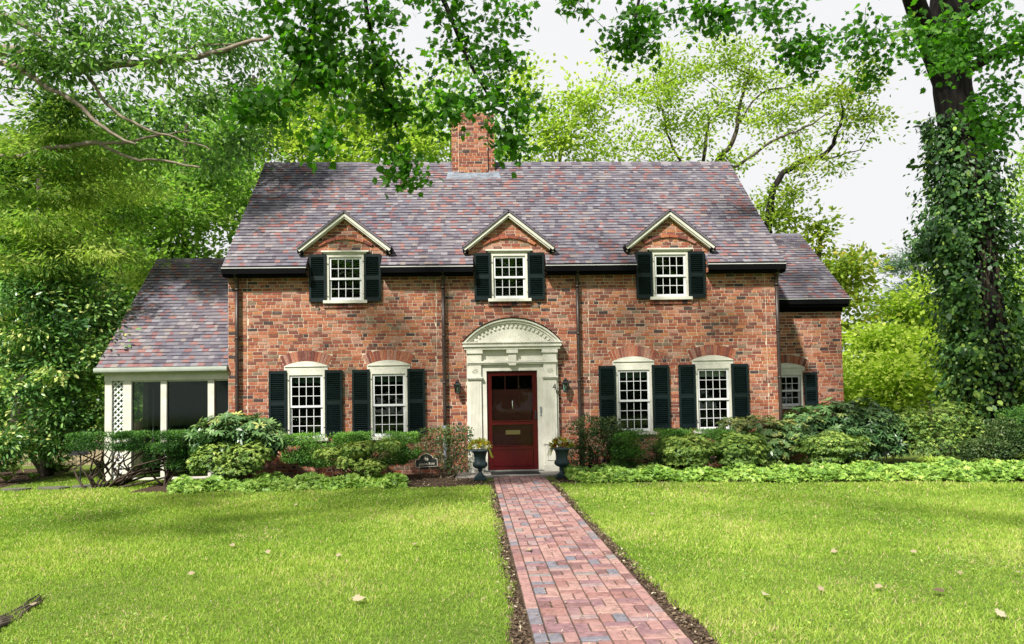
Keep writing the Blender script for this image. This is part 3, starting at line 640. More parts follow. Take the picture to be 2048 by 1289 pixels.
# storm door (frame with glazed openings) in front of a panelled front door
s = MB(); fx0, fx1 = .312, 1.383; y0, y1 = -.055, -.02
s.box(fx0, fx0+.10, y0, y1, .06, 2.148); s.box(fx1-.10, fx1, y0, y1, .06, 2.148)
for z0_, z1_ in ((2.05, 2.148), (1.01, 1.075), (.49, .555), (.06, .135)): s.box(fx0+.10, fx1-.10, y0+.001, y1, z0_, z1_)
s.box(fx0+.11, fx1-.11, y0+.015, y1-.001, .135, .49)
for z_ in (1.08, .56, .14): s.box(fx0+.095, fx1-.095, y0-.012, y0, z_, z_+.018)
st = HB(s, 'storm_door', 'door')
s = MB()
for z0_, z1_ in ((1.075, 2.05), (.555, 1.01)): s.face([(fx0+.1, -.035, z0_), (fx1-.1, -.035, z0_), (fx1-.1, -.035, z1_), (fx0+.1, -.035, z1_)])
s.build('pane', M['stormglass'], st)
s = MB(); s.box(1.325, 1.352, -.085, -.0555, 1.12, 1.30); s.build('handle', M['black'], st)
s = MB(); s.box(.312, 1.383, .03, .055, .06, 1.76); s.box(.312, .42, .03, .055, 1.761, 2.148); s.box(1.275, 1.383, .03, .055, 1.761, 2.148); s.box(.421, 1.274, .03, .055, 2.06, 2.148)
for k in (1, 2): s.box(.42+.285*k-.012, .42+.285*k+.012, .032, .053, 1.761, 2.059)
for (px, ww) in ((.44, .22), (.74, .22), (1.04, .22)):
    for z0_, z1_ in ((.62, .76), (.80, .95), (1.12, 1.60), (.16, .5)):
        s.box(px, px+ww, .018, .0295, z0_, z1_); s.box(px+.02, px+ww-.02, .008, .0178, z0_+.02, z1_-.02)
fd = HB(s, 'front_door', 'innerdoor')
s = MB(); s.box(.70, 1.01, -.004, .0075, .80, .89); s.box(.715, .995, -.012, -.0041, .815, .862); s.build('mail_slot', M['brass'], fd)
s = MB(); s.tube([(.855, .005, 1.53), (.855, -.018, 1.51), (.85, -.028, 1.46), (.855, -.026, 1.40), (.857, -.014, 1.36), (.857, .005, 1.345)], [.02, .016, .009, .011, .018, .02], 8); s.build('knocker', M['nickel'], fd)
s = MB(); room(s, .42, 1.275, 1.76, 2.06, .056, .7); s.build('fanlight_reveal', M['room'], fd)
s = MB(); s.box(.25, 1.46, -.135, -.1005, .031, .055); s.box(.313, 1.382, -.1, .05, .02, .058); s.box(-.16, .249, -.13, -.1007, .0305, .05); s.box(1.461, 1.9, -.13, -.1007, .0305, .05)
HB(s, 'threshold', 'slate')
s = MB(); s.box(1.435, 1.465, -.118, -.1015, 1.24, 1.38); s.lathe([(.001, 0), (.016, 0), (.018, .01), (.001, .012)], (0, 0, 0), 12); 
for i in range(len(s.v)-48, len(s.v)): x_, y_, z_ = s.v[i]; s.v[i] = (1.448+x_, -.102-z_, 1.20+y_)
HB(s, 'doorbell', 'lead')
def text(name, body, size, loc, mat, parent, rz=0, roll=0, font_ext=.0015, ax='CENTER', sx=1):
    cu = bpy.data.curves.new(name, 'FONT'); cu.body = body; cu.size = size; cu.extrude = font_ext; cu.align_x = ax; cu.align_y = 'CENTER'
    tmp = bpy.data.objects.new('tmp', cu); C.objects.link(tmp); me = bpy.data.meshes.new_from_object(tmp.evaluated_get(bpy.context.evaluated_depsgraph_get()))
    bpy.data.objects.remove(tmp); mt = Matrix.Translation(loc) @ Matrix.Rotation(rz, 4, 'Z') @ Matrix.Rotation(R(90), 4, 'X') @ Matrix.Rotation(roll, 4, 'Z') @ Matrix.Diagonal((sx, 1, 1, 1))
    me.transform(mt); me.name = name; me.materials.clear(); return link(name, me, M[mat], parent)
text('house_number', '4', .185, (1.742, -.1515, 1.79), 'black', house, font_ext=.003, sx=.85); text('house_number', '6', .17, (1.80, -.1515, 1.70), 'black', house, font_ext=.003, sx=.8)

# ---- left porch
PX0, PX1 = -7.66, XL-.004; PT = 2.24
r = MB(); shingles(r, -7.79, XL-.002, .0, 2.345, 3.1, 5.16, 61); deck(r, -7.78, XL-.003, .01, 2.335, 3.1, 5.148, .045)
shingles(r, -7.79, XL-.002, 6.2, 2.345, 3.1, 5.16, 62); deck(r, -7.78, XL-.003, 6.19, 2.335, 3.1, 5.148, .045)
for k in range(12):
    xa = -7.79+2.7*k/12
    for sgn in (-1, 1): r.face([(xa, 3.1, 5.185), (xa+.235, 3.1, 5.18), (xa+.235, 3.1+sgn*.12, 5.07), (xa, 3.1+sgn*.12, 5.075)][::(1 if sgn > 0 else -1)], [.05, .9, .2, .6][k % 4])
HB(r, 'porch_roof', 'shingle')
t = MB(); t.tube([(-7.8, -.035, 2.29), (XL-.01, -.035, 2.29)], .058, 10); t.box(-7.79, XL-.006, -.095, .02, 2.30, 2.343); HB(t, 'porch_gutter', 'gutter')
t = MB(); t.box(PX0, PX1, .10, .24, 2.075, 2.235); t.box(PX0-.03, PX1, .085, .0995, 2.20, 2.2385); t.box(PX0, PX0+.14, .2401, 6.0, 2.075, 2.235)
t.face([(PX0+.02, .2, 2.24), (PX0+.02, 6.1, 2.24), (PX0+.02, 3.1, 5.05)][::-1]); HB(t, 'porch_beam', 'trim')
for (a0, a1) in ((-7.66, -7.52), (-7.285, -7.12), (-6.52, -6.40), (-5.55, -5.42)):
    t = MB(); t.box(a0, a1, .12, .24, .002, 2.0745); HB(t, 'porch_post', 'trim')
for y_ in (2.0, 4.0, 5.9):
    t = MB(); t.box(-7.66, -7.54, y_, y_+.12, .002, 2.0745); HB(t, 'porch_post', 'trim')
t = MB(); w_ = .236; n = 22; x0 = -7.518
import itertools
for sgn in (-1, 1):
    for i in range(-3, 22):
        z0_ = i*.118; 
        # strip from (x0, z0_) rising to (x0+w_, z0_+w_)
        za, zb = (z0_, z0_+w_) if sgn > 0 else (z0_+w_, z0_)
        pa, pb = np.array([x0, z0_]), np.array([x0+w_, z0_+w_])
        t0, t1 = 0., 1.
        if z0_ < .02: t0 = (.02-z0_)/w_
        if z0_+w_ > 2.07: t1 = (2.07-z0_)/w_
        if t0 >= t1: continue
        p, q = pa+(pb-pa)*t0, pa+(pb-pa)*t1
        if sgn < 0: p[0], q[0] = 2*x0+w_-p[0], 2*x0+w_-q[0]
        yy_ = .165 if sgn > 0 else .174
        t.bar((p[0], yy_, p[1]), (q[0], yy_, q[1]), .030, .008, (0, 1, 0))
HB(t, 'lattice_panel', 'white')
for i, (a0, a1) in enumerate(((-7.119, -6.521), (-6.399, -5.551), (-5.419, XL-.006))):
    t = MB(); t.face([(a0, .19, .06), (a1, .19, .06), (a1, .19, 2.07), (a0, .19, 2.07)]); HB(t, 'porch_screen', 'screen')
    t = MB(); t.box(a0, a1, .15, .2, .002, .045); HB(t, 'screen_rail', 'trim'); t = MB(); t.box(a0, a1, .15, .2, 2.045, 2.0742); HB(t, 'screen_rail', 'trim')
t = MB(); t.box(PX0+.02, PX1, .16, 6.1, -.15, -.001); HB(t, 'porch_floor', 'slate')
t = MB()
for x_ in np.arange(-7.0, -5.2, .045):
    t.face([(x_, 1.6+.04*math.sin(x_*70), .05), (x_+.045, 1.6+.04*math.sin((x_+.045)*70), .05), (x_+.045, 1.6+.04*math.sin((x_+.045)*70), 2.0), (x_, 1.6+.04*math.sin(x_*70), 2.0)])
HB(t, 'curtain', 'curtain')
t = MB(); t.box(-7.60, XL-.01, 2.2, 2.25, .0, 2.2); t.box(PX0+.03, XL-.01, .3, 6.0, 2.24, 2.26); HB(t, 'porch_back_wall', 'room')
t = MB(); t.box(-5.30, -5.26, .9, .94, .1, 1.95); t.box(-6.96, -6.93, .8, .83, .1, 1.95); HB(t, 'inner_upright', 'gutter')  # two pale uprights standing behind the screens

# ---- right wing
WY, WX = 1.6, 8.87
t = MB()
WCX, WZ1, dz_ = 7.47, 2.09, 2.09-WT
def wcut(z):
    H = []; c = archcut(WCX, z-dz_, 1.2-dz_)
    if c: H.append(c)
    return H
bricks(t, XR, WX, -.04, 3.62, (0, WY, 0), (1, 0, 0), (0, -1, 0), wcut, None, 71); bricks(t, 0, 5, -.04, 3.62, (WX, WY, 0), (0, 1, 0), (1, 0, 0), None, None, 72)
bricks(t, 0, 5.2, 3.65, 5.7, (WX, WY-.1, 0), (0, 1, 0), (1, 0, 0), None, lambda z: (2.5-(5.75-z)/.79, 2.5+(5.75-z)/.79), 73)
HB(t, 'wing_brick_wall', 'brick')
t = MB(); sheet(t, XR, WX-.007, -.2, 3.7, WY+.007, [(WCX-.37, WCX+.37, 1.24, 2.06)]); t.face([(WX-.007, WY+.007, -.2), (WX-.007, 6.6, -.2), (WX-.007, 6.6, 3.6), (WX-.007, 4.0, 5.72), (WX-.007, WY+.007, 3.7)]); HB(t, 'wing_mortar', 'mortar')
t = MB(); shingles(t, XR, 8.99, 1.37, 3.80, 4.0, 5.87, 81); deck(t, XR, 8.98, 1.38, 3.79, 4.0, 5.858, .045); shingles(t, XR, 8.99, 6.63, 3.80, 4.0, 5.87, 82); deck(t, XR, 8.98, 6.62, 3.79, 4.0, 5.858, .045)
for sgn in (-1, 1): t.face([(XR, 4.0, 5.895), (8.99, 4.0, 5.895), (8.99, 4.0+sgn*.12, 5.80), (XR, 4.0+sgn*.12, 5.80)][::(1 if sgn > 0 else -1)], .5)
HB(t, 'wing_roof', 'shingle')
t = MB(); t.box(XR, 8.97, 1.36, 1.40, 3.66, 3.785); t.box(XR, 8.97, 1.401, WY-.004, 3.60, 3.66); t.bar((8.96, 1.42, 3.72), (8.96, 4.0, 5.77), .03, .1); t.box(XR+.02, 8.90, WY-.03, WY-.006, 3.50, 3.5995); HB(t, 'wing_fascia', 'fascia')
t = MB(); t.box(XR, 9.0, 1.345, 1.3595, 3.775, 3.79); HB(t, 'wing_drip_edge', 'drip')
window(WCX, 1.19, WZ1, 2, True, WY, 'none')
shutter(WCX+.575, .31, 1.27, 2.05, WY, side=1)
t = MB(); n = 15
for k in range(n):
    a0, a1 = -ARC_A+2*ARC_A*k/n, -ARC_A+2*ARC_A*(k+1)/n; j = .0055; r0, r1 = ARC_R+.006, ARC_R+.20
    t.prism([(WCX+math.sin(a0)*r0+j*.8, ARC_C+dz_+math.cos(a0)*r0), (WCX+math.sin(a1)*r0-j*.8, ARC_C+dz_+math.cos(a1)*r0), (WCX+math.sin(a1)*r1-j, ARC_C+dz_+math.cos(a1)*r1), (WCX+math.sin(a0)*r1+j, ARC_C+dz_+math.cos(a0)*r1)], WY-.005, WY+.005, random.random())
HB(t, 'brick_arch', 'archbrick')

# ============================================================ SMALL THINGS BY THE DOOR
def urn(x, y, label):
    o = empty('garden_urn', (x, y, 0), label, 'urn', 'iron urns flanking the door')
    fl = lambda z, t: .045*abs(math.sin(t*10)) if .24 < z < .36 else 0
    s = MB(); s.box(x-.125, x+.125, y-.125, y+.125, .02, .05); s.box(x-.11, x+.11, y-.11, y+.11, .0505, .075)
    s.build('plinth', M['urn'], o)
    s = MB(); s.lathe([(.098, .076), (.098, .088), (.075, .098), (.05, .125), (.036, .16), (.036, .18), (.055, .192), (.055, .204), (.04, .213), (.05, .223)], (x, y, 0), 28); s.build('stem', M['urn'], o, True)
    s = MB(); s.lathe([(.05, .224), (.10, .24), (.135, .275), (.142, .31), (.13, .345), (.113, .36), (.11, .40), (.113, .45), (.125, .51), (.145, .55), (.155, .562)], (x, y, 0), 40, fl); s.build('bowl', M['urn'], o, True)
    s = MB(); s.lathe([(.15, .5625), (.215, .572), (.232, .582), (.228, .592), (.19, .594), (.13, .585), (.13, .56)], (x, y, 0), 36); s.build('rim', M['urnrim'], o, True)
    return o
URN = [(.135, -1.42), (1.725, -1.40)]
urn(*URN[0], 'dark blue green iron urn holding the yellow flowers beside the walk')
urn(*URN[1], 'dark blue green iron urn under the burgundy and cream planting')
for k, (x, y) in enumerate(URN):
    o = empty('flower_arrangement', (x, y, .57), ['mostly yellow leaved mound spilling over the rim of an urn', 'burgundy streaked trailing leaves and cream blooms filling an urn'][k], 'flowers', 'plantings in the door urns')
    n = 420; d = rdir(n); d[:, 2] = abs(d[:, 2]); r_ = rng.uniform(.4, 1, n)**.5
    P = np.array([x, y, .60])+d*r_[:, None]*np.array([.21, .20, .17 if k == 0 else .15])
    v = rng.uniform(0, .8, n) if k == 0 else np.where(rng.random(n) < .3, 1.0, rng.uniform(0, .6, n))
    leaves('foliage', M['coleus'] if k == 0 else M['coleus'], P, d+[0, 0, .2], rdir(n)+[0, 0, 1], rng.uniform(.05, .09, n), rng.uniform(.02, .035, n), v, T_OVAL, o)
    s = MB()
    for i in range(6):
        a = (rng.uniform(-.6, .3) if k == 0 else rng.uniform(2.4, 3.6)); L_ = rng.uniform(.2, .3)
        p = [(x+math.cos(a)*L_*t, y+math.sin(a)*L_*t-.05, .64+.35*t-.55*t*t) for t in (.2, .5, .8, 1)]
        s.tube(p, [.006, .009, .008, .003], 5)
    s.build('trailing_stem', M['coleus'], o)
    cols = [('whitef', 5), ('redf', 3), ('yelf', 4)] if k == 0 else [('whitef', 8), ('redf', 3), ('yelf', 3)]
    for mm, cnt in cols:
        for i in range(cnt):
            a, e = rng.uniform(3.3, 6.1), rng.uniform(.15, 1.1); q = np.array([x+math.cos(a)*math.cos(e)*.21, y+math.sin(a)*math.cos(e)*.20, .60+math.sin(e)*.17])
            s = MB(); rr = rng.uniform(.022, .034)
            for j in range(6):
                t = j*math.pi/3; s.face([q, q+np.array([math.cos(t)*rr, -.018, math.sin(t)*rr]), q+np.array([math.cos(t+.52)*rr*1.25, -.012, math.sin(t+.52)*rr*1.25]), q+np.array([math.cos(t+1.04)*rr, -.018, math.sin(t+1.04)*rr])])
            s.build('bloom', M[mm], o)
def lantern(x, label):
    o = empty('wall_lantern', (x, -.01, 1.82), label, 'lantern', 'black lanterns beside the front door'); y = -.13; z = 1.685
    s = MB(); s.box(x-.035, x+.035, -.03, -.004, z+.02, z+.2); s.tube([(x, -.03, z+.16), (x, -.08, z+.20), (x, y, z+.215)], .010, 6); s.build('bracket', M['black'], o)
    s = MB(); s.lathe([(.01, .215), (.05, .235), (.052, .25), (.02, .265), (.02, .285), (.004, .30)], (x, y, z), 6); s.lathe([(.088, .185), (.088, .192), (.045, .225), (.01, .235)], (x, y, z), 6); s.build('roof_cap', M['black'], o)
    s = MB(); s.lathe([(.05, 0), (.055, .015), (.05, .025)], (x, y, z), 6)
    for j in range(6):
        t = math.pi*j/3; s.tube([(x+math.cos(t)*.05, y+math.sin(t)*.05, z+.02), (x+math.cos(t)*.07, y+math.sin(t)*.07, z+.19)], .006, 4)
    s.build('cage', M['black'], o)
    s = MB()
    for j in range(6):
        t, t2 = math.pi*j/3, math.pi*(j+1)/3; s.face([(x+math.cos(t)*.047, y+math.sin(t)*.047, z+.026), (x+math.cos(t2)*.047, y+math.sin(t2)*.047, z+.026), (x+math.cos(t2)*.066, y+math.sin(t2)*.066, z+.188), (x+math.cos(t)*.066, y+math.sin(t)*.066, z+.188)])
    s.build('lamp_glass', M['glass'], o)
    s = MB(); s.lathe([(.012, .03), (.012, .08), (.02, .10), (.018, .125), (.005, .14)], (x, y, z), 10); s.build('bulb', M['blind'], o, True)
lantern(-.305, 'black coach lantern on the brick between the coupled downspout and the doorway')
lantern(1.985, 'black coach lantern on the brick next to the house number 46')
s = MB(); s.box(.36, 1.36, -.72, -.24, .031, .045)
for i in range(16): s.box(.375+i*.061, .375+i*.061+.03, -.71, -.25, .0452, .0485)
tag(s.build('doormat', M['rubber']), 'black ribbed rubber doormat lying on the stone landing', 'doormat')
# plaque on a stake: 46 Lincoln Road
o = empty('yard_sign', (-.92, -1.0, 0), 'black arched plaque with cream border on stakes before the bricks', 'sign')
yq = -1.0; zq = .255; cx = -.925; rl = R(-2.2)
def rotq(p): x_, z_ = p[0]-cx, p[1]-.34; return (cx+x_*math.cos(rl)-z_*math.sin(rl), .34+x_*math.sin(rl)*-1*-1+z_*math.cos(rl))
rl = R(2.2)
def outline(gr):
    w_, h_ = .208+gr, .0; pts = [(cx-w_, zq-gr), (cx+w_, zq-gr), (cx+w_, zq+.135+gr), (cx+.145+gr*.6, zq+.135+gr)]
    pts += [(cx+math.cos(t)*(.135+gr), zq+.135+gr*.3+math.sin(t)*(.108+gr*.7)) for t in np.linspace(.15, math.pi-.15, 14)]
    return [rotq(p) for p in pts+[(cx-.145-gr*.6, zq+.135+gr), (cx-w_, zq+.135+gr)]]
s = MB(); s.prism(outline(.010), yq, yq+.012); s.build('border', M['signtxt'], o)
s = MB(); s.prism(outline(.0), yq-.004, yq-.0005); s.build('plate', M['black'], o)
text('lettering', '46', .105, (cx-.003, yq-.006, zq+.150), 'signtxt', o, roll=-rl*-1, sx=.85); text('lettering', 'L', .075, (cx-.135, yq-.006, zq+.040), 'signtxt', o, roll=rl, sx=.7); text('lettering', 'INCOLN', .052, (cx-.052, yq-.006, zq+.043), 'signtxt', o, roll=rl, sx=.72)
text('lettering', 'R', .075, (cx+.062, yq-.006, zq+.050), 'signtxt', o, roll=rl, sx=.7); text('lettering', 'OAD', .052, (cx+.122, yq-.006, zq+.050), 'signtxt', o, roll=rl, sx=.72)
for dx in (-.12, .12): s = MB(); s.tube([(cx+dx, yq+.018, 0), (cx+dx, yq+.018, .34)], .006, 6); s.build('stake', M['black'], o)

# ============================================================ VEGETATION
def grow(base, trunk, limbs, targets, g, jit=.12, lift=.1):
    """skeleton: trunk polyline, given limbs, then each target joined to the nearest node"""
    P = [np.array(p, float) for p in trunk]; par = [-1]+list(range(len(trunk)-1)); rmin = [0.]*len(P)
    for lb in limbs:
        pts = [np.array(p, float) for p in lb[0]]; r0, r1 = lb[1]
        A = np.array(P); j = int(np.argmin(((A-pts[0])**2).sum(1))) if len(lb) < 3 or lb[2] is None else lb[2]
        for k, p in enumerate(pts): P.append(p); par.append(j); rmin.append(r0+(r1-r0)*k/max(1, len(pts)-1)); j = len(P)-1
    T = np.array(targets); root = P[len(trunk)//2]; order = np.argsort(((T-root)**2).sum(1)); tips = []
    st = max(1, int(len(trunk)*.45))
    for i in order:
        t = T[i]; A = np.array(P[st:]); d = np.sqrt(((A-t)**2).sum(1))+.35*np.maximum(0, A[:, 2]-t[2]); j = st+int(np.argmin(d)); p0 = P[j]; L = np.linalg.norm(t-p0); n = max(1, int(L/.7))
        n = min(n, 5)
        for k in range(1, n+1):
            f = k/n; q = p0+(t-p0)*f; 
            if k < n: q = q+g.normal(size=3)*jit*L*.5*(1-f+.2)+np.array([0, 0, lift*L*math.sin(math.pi*f)])
            P.append(q); par.append(j); rmin.append(0.); j = len(P)-1
        tips.append(j)
    return P, par, rmin, tips
def wood(name, mat, P, par, rmin, parent, tr0, tr1, ntr, tip=.008, sides=6, ex=2.4, rmax=.5):
    n = len(P); r = np.full(n, 0.); kids = [[] for _ in range(n)]
    for i in range(n):
        if par[i] >= 0: kids[par[i]].append(i)
    for i in range(n-1, -1, -1):
        r[i] = max((sum(r[c]**ex for c in kids[i]))**(1/ex) if kids[i] else tip, rmin[i])
    m = r[ntr] if n > ntr else 1; sc = 1.0
    big = max([r[i] for i in range(ntr, n) if par[i] < ntr] or [1]); lim = min(rmax, tr1*.75)
    if big > lim: r = np.minimum(r, lim*(r/big)**.75)
    r = np.maximum(r, rmin)
    for i in range(ntr): r[i] = tr0+(tr1-tr0)*i/max(1, ntr-1)
    mb = MB(); done = set()
    def chain(i, start):
        pts = [] if start is None else [(P[start], min(r[start], r[i]*1.25))]
        while True:
            pts.append((P[i], r[i])); ks = kids[i]
            if not ks: break
            b = max(ks, key=lambda c: (r[c] if i >= ntr or c < ntr else 0)+(10 if c < ntr else 0))
            for c in ks:
                if c != b: stack.append((c, i))
            i = b
        rr = [q[1] for q in pts]; s_ = sides if rr[0] > .03 else (4 if rr[0] > .012 else 3)
        if rr[0] > .15: s_ = 12
        if len(pts) > 1: mb.tube([q[0] for q in pts], rr, s_, cap=False)
    stack = [(0, None)]
    while stack: c, s_ = stack.pop(); chain(c, s_)
    return mb.build(name, mat, parent, True)
def blob_targets(blobs, g, spacing):
    out = []; w_ = []
    for bi, (c, r) in enumerate(blobs):
        vol = 4/3*math.pi*r[0]*r[1]*r[2]; n = max(3, int(vol/spacing**3)); d = rdir(n, g)*(g.uniform(.12, 1, n)**.36)[:, None]
        out += list(np.array(c)+d*np.array(r))
    return np.array(out)
def B(px, py, d, rx, ry, rz=None):
    "crown blob seen at photo pixel (px, py) d metres away, rx by ry pixels"
    c = at(px, py, d); a, b_ = rx*d/FP, ry*d/FP; return (c, (a, rz if rz else (a+b_)/2, b_))
DENS = 3.6
def wob(pts, g, a=.10, m=4):
    pts = [np.array(p, float) for p in pts]; out = [pts[0]]
    for k, (p, q) in enumerate(zip(pts[:-1], pts[1:])):
        p0 = pts[max(0, k-1)]; q1 = pts[min(len(pts)-1, k+2)]
        for t in np.arange(1, m+1)/m:
            c = .5*((2*p)+(q-p0)*t+(2*p0-5*p+4*q-q1)*t*t+(-p0+3*p-3*q+q1)*t**3); out.append(c+(g.normal(size=3)*a*np.linalg.norm(q-p)*.25 if t < 1 else 0))
    return out
def tree(name, label, base, top, blobs, leafm, n_per, L, Wd, barkm='bark', spacing=1.1, r0=.22, r1=.08, limbs=[], clump=.5, tmpl=T_DIA, group=None, seed=1, flat=.55, droop=0, tip=.008, vb=.5, wind=None, trunk_pts=None, skip_tip=0, sides=6, cat='tree', trunkpart=True, vs=.26):
    g = np.random.default_rng(seed); base = np.array(base, float); o = empty(name, base, label, cat, group)
    tr = trunk_pts if trunk_pts is not None else [base+(np.array(top)-base)*t+np.array([math.sin(t*5+seed)*.12, math.cos(t*4+seed)*.12, 0])*(t > 0) for t in np.linspace(0, 1, 6)]
    limbs = [(wob(l[0], g),)+tuple(l[1:]) for l in limbs]; T = blob_targets(blobs, g, spacing); P, par, rmin, tips = grow(base, tr, limbs, T, g)
    wood('trunk', M[barkm], P, par, rmin, o, r0, r1, len(tr), tip, sides)
    T2 = np.array([P[i] for i in tips]); T3 = np.array([(P[i]+P[par[i]])/2 for i in tips if True]); CC = np.concatenate([T2, T3[::2]]); nc = len(CC)
    cv = g.normal(0, vs*.85, nc); idx = np.repeat(np.arange(nc), int(n_per*DENS)); n = len(idx)
    csz = g.uniform(.55, 1.25, nc)[idx][:, None]; off = g.normal(size=(n, 3))*np.array([clump, clump, clump*flat])*csz; Pn = CC[idx]+off
    Dn = unit(off+g.normal(size=(n, 3))*clump*.6+np.array([0, 0, -droop*clump])); Nn = g.normal(size=(n, 3))*.55+np.array([0, 0, 1.])
    keep = Pn[:, 2] > .05
    v = vb+cv[idx]+g.normal(0, vs*.6, n)
    leaves('crown', M[leafm], Pn[keep], Dn[keep], Nn[keep], (L*1.12*g.uniform(.65, 1.25, n))[keep], (Wd*1.3*g.uniform(.7, 1.2, n))[keep], v[keep], tmpl, o)
    return o

BGT = 'trees standing around and behind the house'
# --- oak at the left edge with long bare limbs
lim = [([at(-260, 140, 17.5), at(-120, 110, 17.2), at(0, 102, 17), at(70, 106, 16.9), at(130, 133, 16.8), at(200, 134, 16.7), at(300, 127, 16.6), at(380, 116, 16.4), at(450, 100, 16.2), at(545, 72, 16)], (.17, .03)),
       ([at(-200, 60, 17.5), at(-60, -20, 17), at(0, 28, 16.5), at(60, 58, 16.4), at(100, 92, 16.3), at(140, 135, 16.2)], (.08, .035)),
       ([at(-240, 90, 18), at(0, 126, 16), at(55, 147, 15.9), at(100, 180, 15.8), at(150, 205, 15.7), at(200, 250, 15.6), at(240, 276, 15.6), at(272, 289, 15.6)], (.075, .022)),
       ([at(175, 148, 16.4), at(200, 190, 16.2), at(235, 228, 16.1), at(300, 262, 16), at(350, 275, 16), at(420, 300, 16)], (.045, .012)),
       ([at(-100, 330, 18), at(90, 298, 17), at(160, 290, 16.8), at(200, 287, 16.7), at(262, 316, 16.6), at(330, 322, 16.5), at(400, 335, 16.4)], (.06, .018)),
       ([at(200, 287, 16.7), at(260, 284, 16.6), at(320, 270, 16.5), at(380, 262, 16.4)], (.04, .012)),
       ([at(330, 128, 16.6), at(365, 95, 16.7), at(430, 90, 16.7), at(500, 88, 16.8)], (.035, .012))]
bx = at(-330, 800, 18.5); bx[2] = 0
tree('oak_tree', 'spreading oak with long bare tan limbs above the porch roof', bx, at(-260, -60, 18), [B(60, 30, 15.6, 170, 70), B(250, 40, 16.2, 150, 60), B(180, 120, 15.9, 60, 16), B(80, 110, 15.9, 40, 14), B(330, 130, 16, 60, 12), B(420, 30, 17.5, 120, 60), B(500, 130, 18, 90, 60), B(60, 190, 17.6, 110, 40), B(330, 200, 18.6, 130, 50), B(480, 230, 18, 90, 60), B(180, 240, 18.4, 130, 60), B(430, 310, 18.4, 100, 50), B(330, 290, 18, 80, 40)],
     'oak', 31, .15, .06, 'greybark', .80, .42, .22, lim, .34, T_DIA, BGT, 11, .6, .5, .007, .45)
# --- hemlock with feathery drooping sprays
bx = at(20, 900, 21); bx[2] = 0
tree('hemlock_tree', 'feathery yellow green hemlock with drooping sprays beside the porch roof', bx, at(110, 150, 20), [B(40, 300, 17, 110, 70), B(190, 330, 17.5, 110, 60), B(60, 430, 17, 130, 70), B(230, 420, 20.6, 100, 60), B(130, 520, 17.5, 140, 60), B(270, 540, 21, 60, 60), B(20, 560, 17, 90, 60), B(110, 240, 18.5, 110, 50)],
     'hemlock', 80, .13, .036, 'bark', .78, .22, .05, [], .36, T_DIA, BGT, 12, .28, .9, .006, .5)
bx = at(370, 900, 25); bx[2] = 0
tree('maple_tree', 'mid green maple filling the gap behind the ridge of the porch roof', bx, at(380, 250, 25), [B(400, 360, 24, 100, 70), B(330, 440, 24, 110, 70), B(430, 450, 24, 60, 60), B(260, 520, 24, 120, 60), B(370, 510, 24, 60, 40), B(300, 350, 26, 120, 70), B(480, 330, 26, 60, 60)],
     'mid', 46, .16, .09, 'bark', 1.0, .22, .07, [], .5, T_DIA, BGT, 13)
bx = at(60, 900, 30); bx[2] = 0
tree('deciduous_tree', 'dark green tree glimpsed deep behind the hemlock', bx, at(100, 200, 30), [B(100, 420, 28, 220, 140), B(330, 350, 29, 200, 110), B(100, 650, 27, 200, 140), B(320, 620, 29, 130, 140)],
     'mid', 55, .26, .17, 'bark', 1.5, .3, .1, [], .85, T_DIA, BGT, 14, vb=.3)
# --- laurel-like broadleaf at lower left
bx = at(95, 968, 17.5); bx[2] = 0
lim = [([at(95, 960, 17.5), at(60, 900, 17.5), at(100, 850, 17.3), at(120, 780, 17.2)], (.06, .03)), ([at(50, 880, 17.5), at(90, 890, 17), at(110, 905, 16.8), at(130, 900, 16.6)], (.04, .02))]
tree('laurel_tree', 'broad glossy leaved laurel spreading low beside the porch', bx, at(110, 650, 18.5), [B(40, 640, 16.8, 100, 60), B(170, 660, 17.2, 90, 60), B(60, 740, 16.6, 110, 60), B(180, 770, 17, 70, 70), B(30, 830, 16.4, 80, 50), B(120, 830, 16.8, 50, 45), B(190, 830, 17, 36, 40), B(110, 580, 17.5, 120, 60), B(190, 620, 18, 40, 60), B(10, 900, 16, 40, 40), B(60, 885, 16.4, 60, 36), B(120, 875, 17.0, 45, 26), B(180, 860, 17.6, 40, 24)],
     'laurel', 60, .115, .045, 'bark', .62, .14, .05, lim, .27, T_OVAL, BGT, 15, .6, .4, .007, .45, vs=.34)
# --- behind the house
bx = at(650, 800, 33); bx[2] = 0
tree('locust_tree', 'pale lime green tree rising over the ridge between oak and chimney', bx, at(650, 250, 33), [B(640, 290, 31, 110, 50), B(560, 250, 32, 90, 60), B(740, 270, 32, 90, 60), B(680, 200, 33, 120, 50), B(820, 290, 32, 90, 50), B(600, 330, 31, 140, 40)],
     'lime', 40, .2, .12, 'bark', 1.25, .2, .06, [], .6, T_DIA, BGT, 21, vb=.45)
bx = at(480, 800, 31); bx[2] = 0
tree('deciduous_tree', 'blue green tree behind the main gable end above the porch', bx, at(500, 150, 31), [B(490, 250, 30, 80, 80), B(450, 330, 29, 70, 60), B(540, 180, 31, 90, 70), B(640, 130, 31, 90, 60), B(400, 260, 30, 80, 60)],
     'oak', 36, .2, .10, 'bark', 1.25, .2, .06, [], .6, T_DIA, BGT, 22, vb=.6)
bx = at(900, 800, 34); bx[2] = 0
tree('deciduous_tree', 'light green crown directly behind the brick chimney', bx, at(900, 230, 34), [B(880, 260, 33, 110, 60), B(800, 200, 33, 90, 50), B(1010, 290, 33, 90, 40), B(940, 180, 34, 80, 40)],
     'mid', 34, .2, .12, 'bark', 1.3, .2, .06, [], .6, T_DIA, BGT, 23, vb=.75)
bx = at(1110, 800, 33); bx[2] = 0
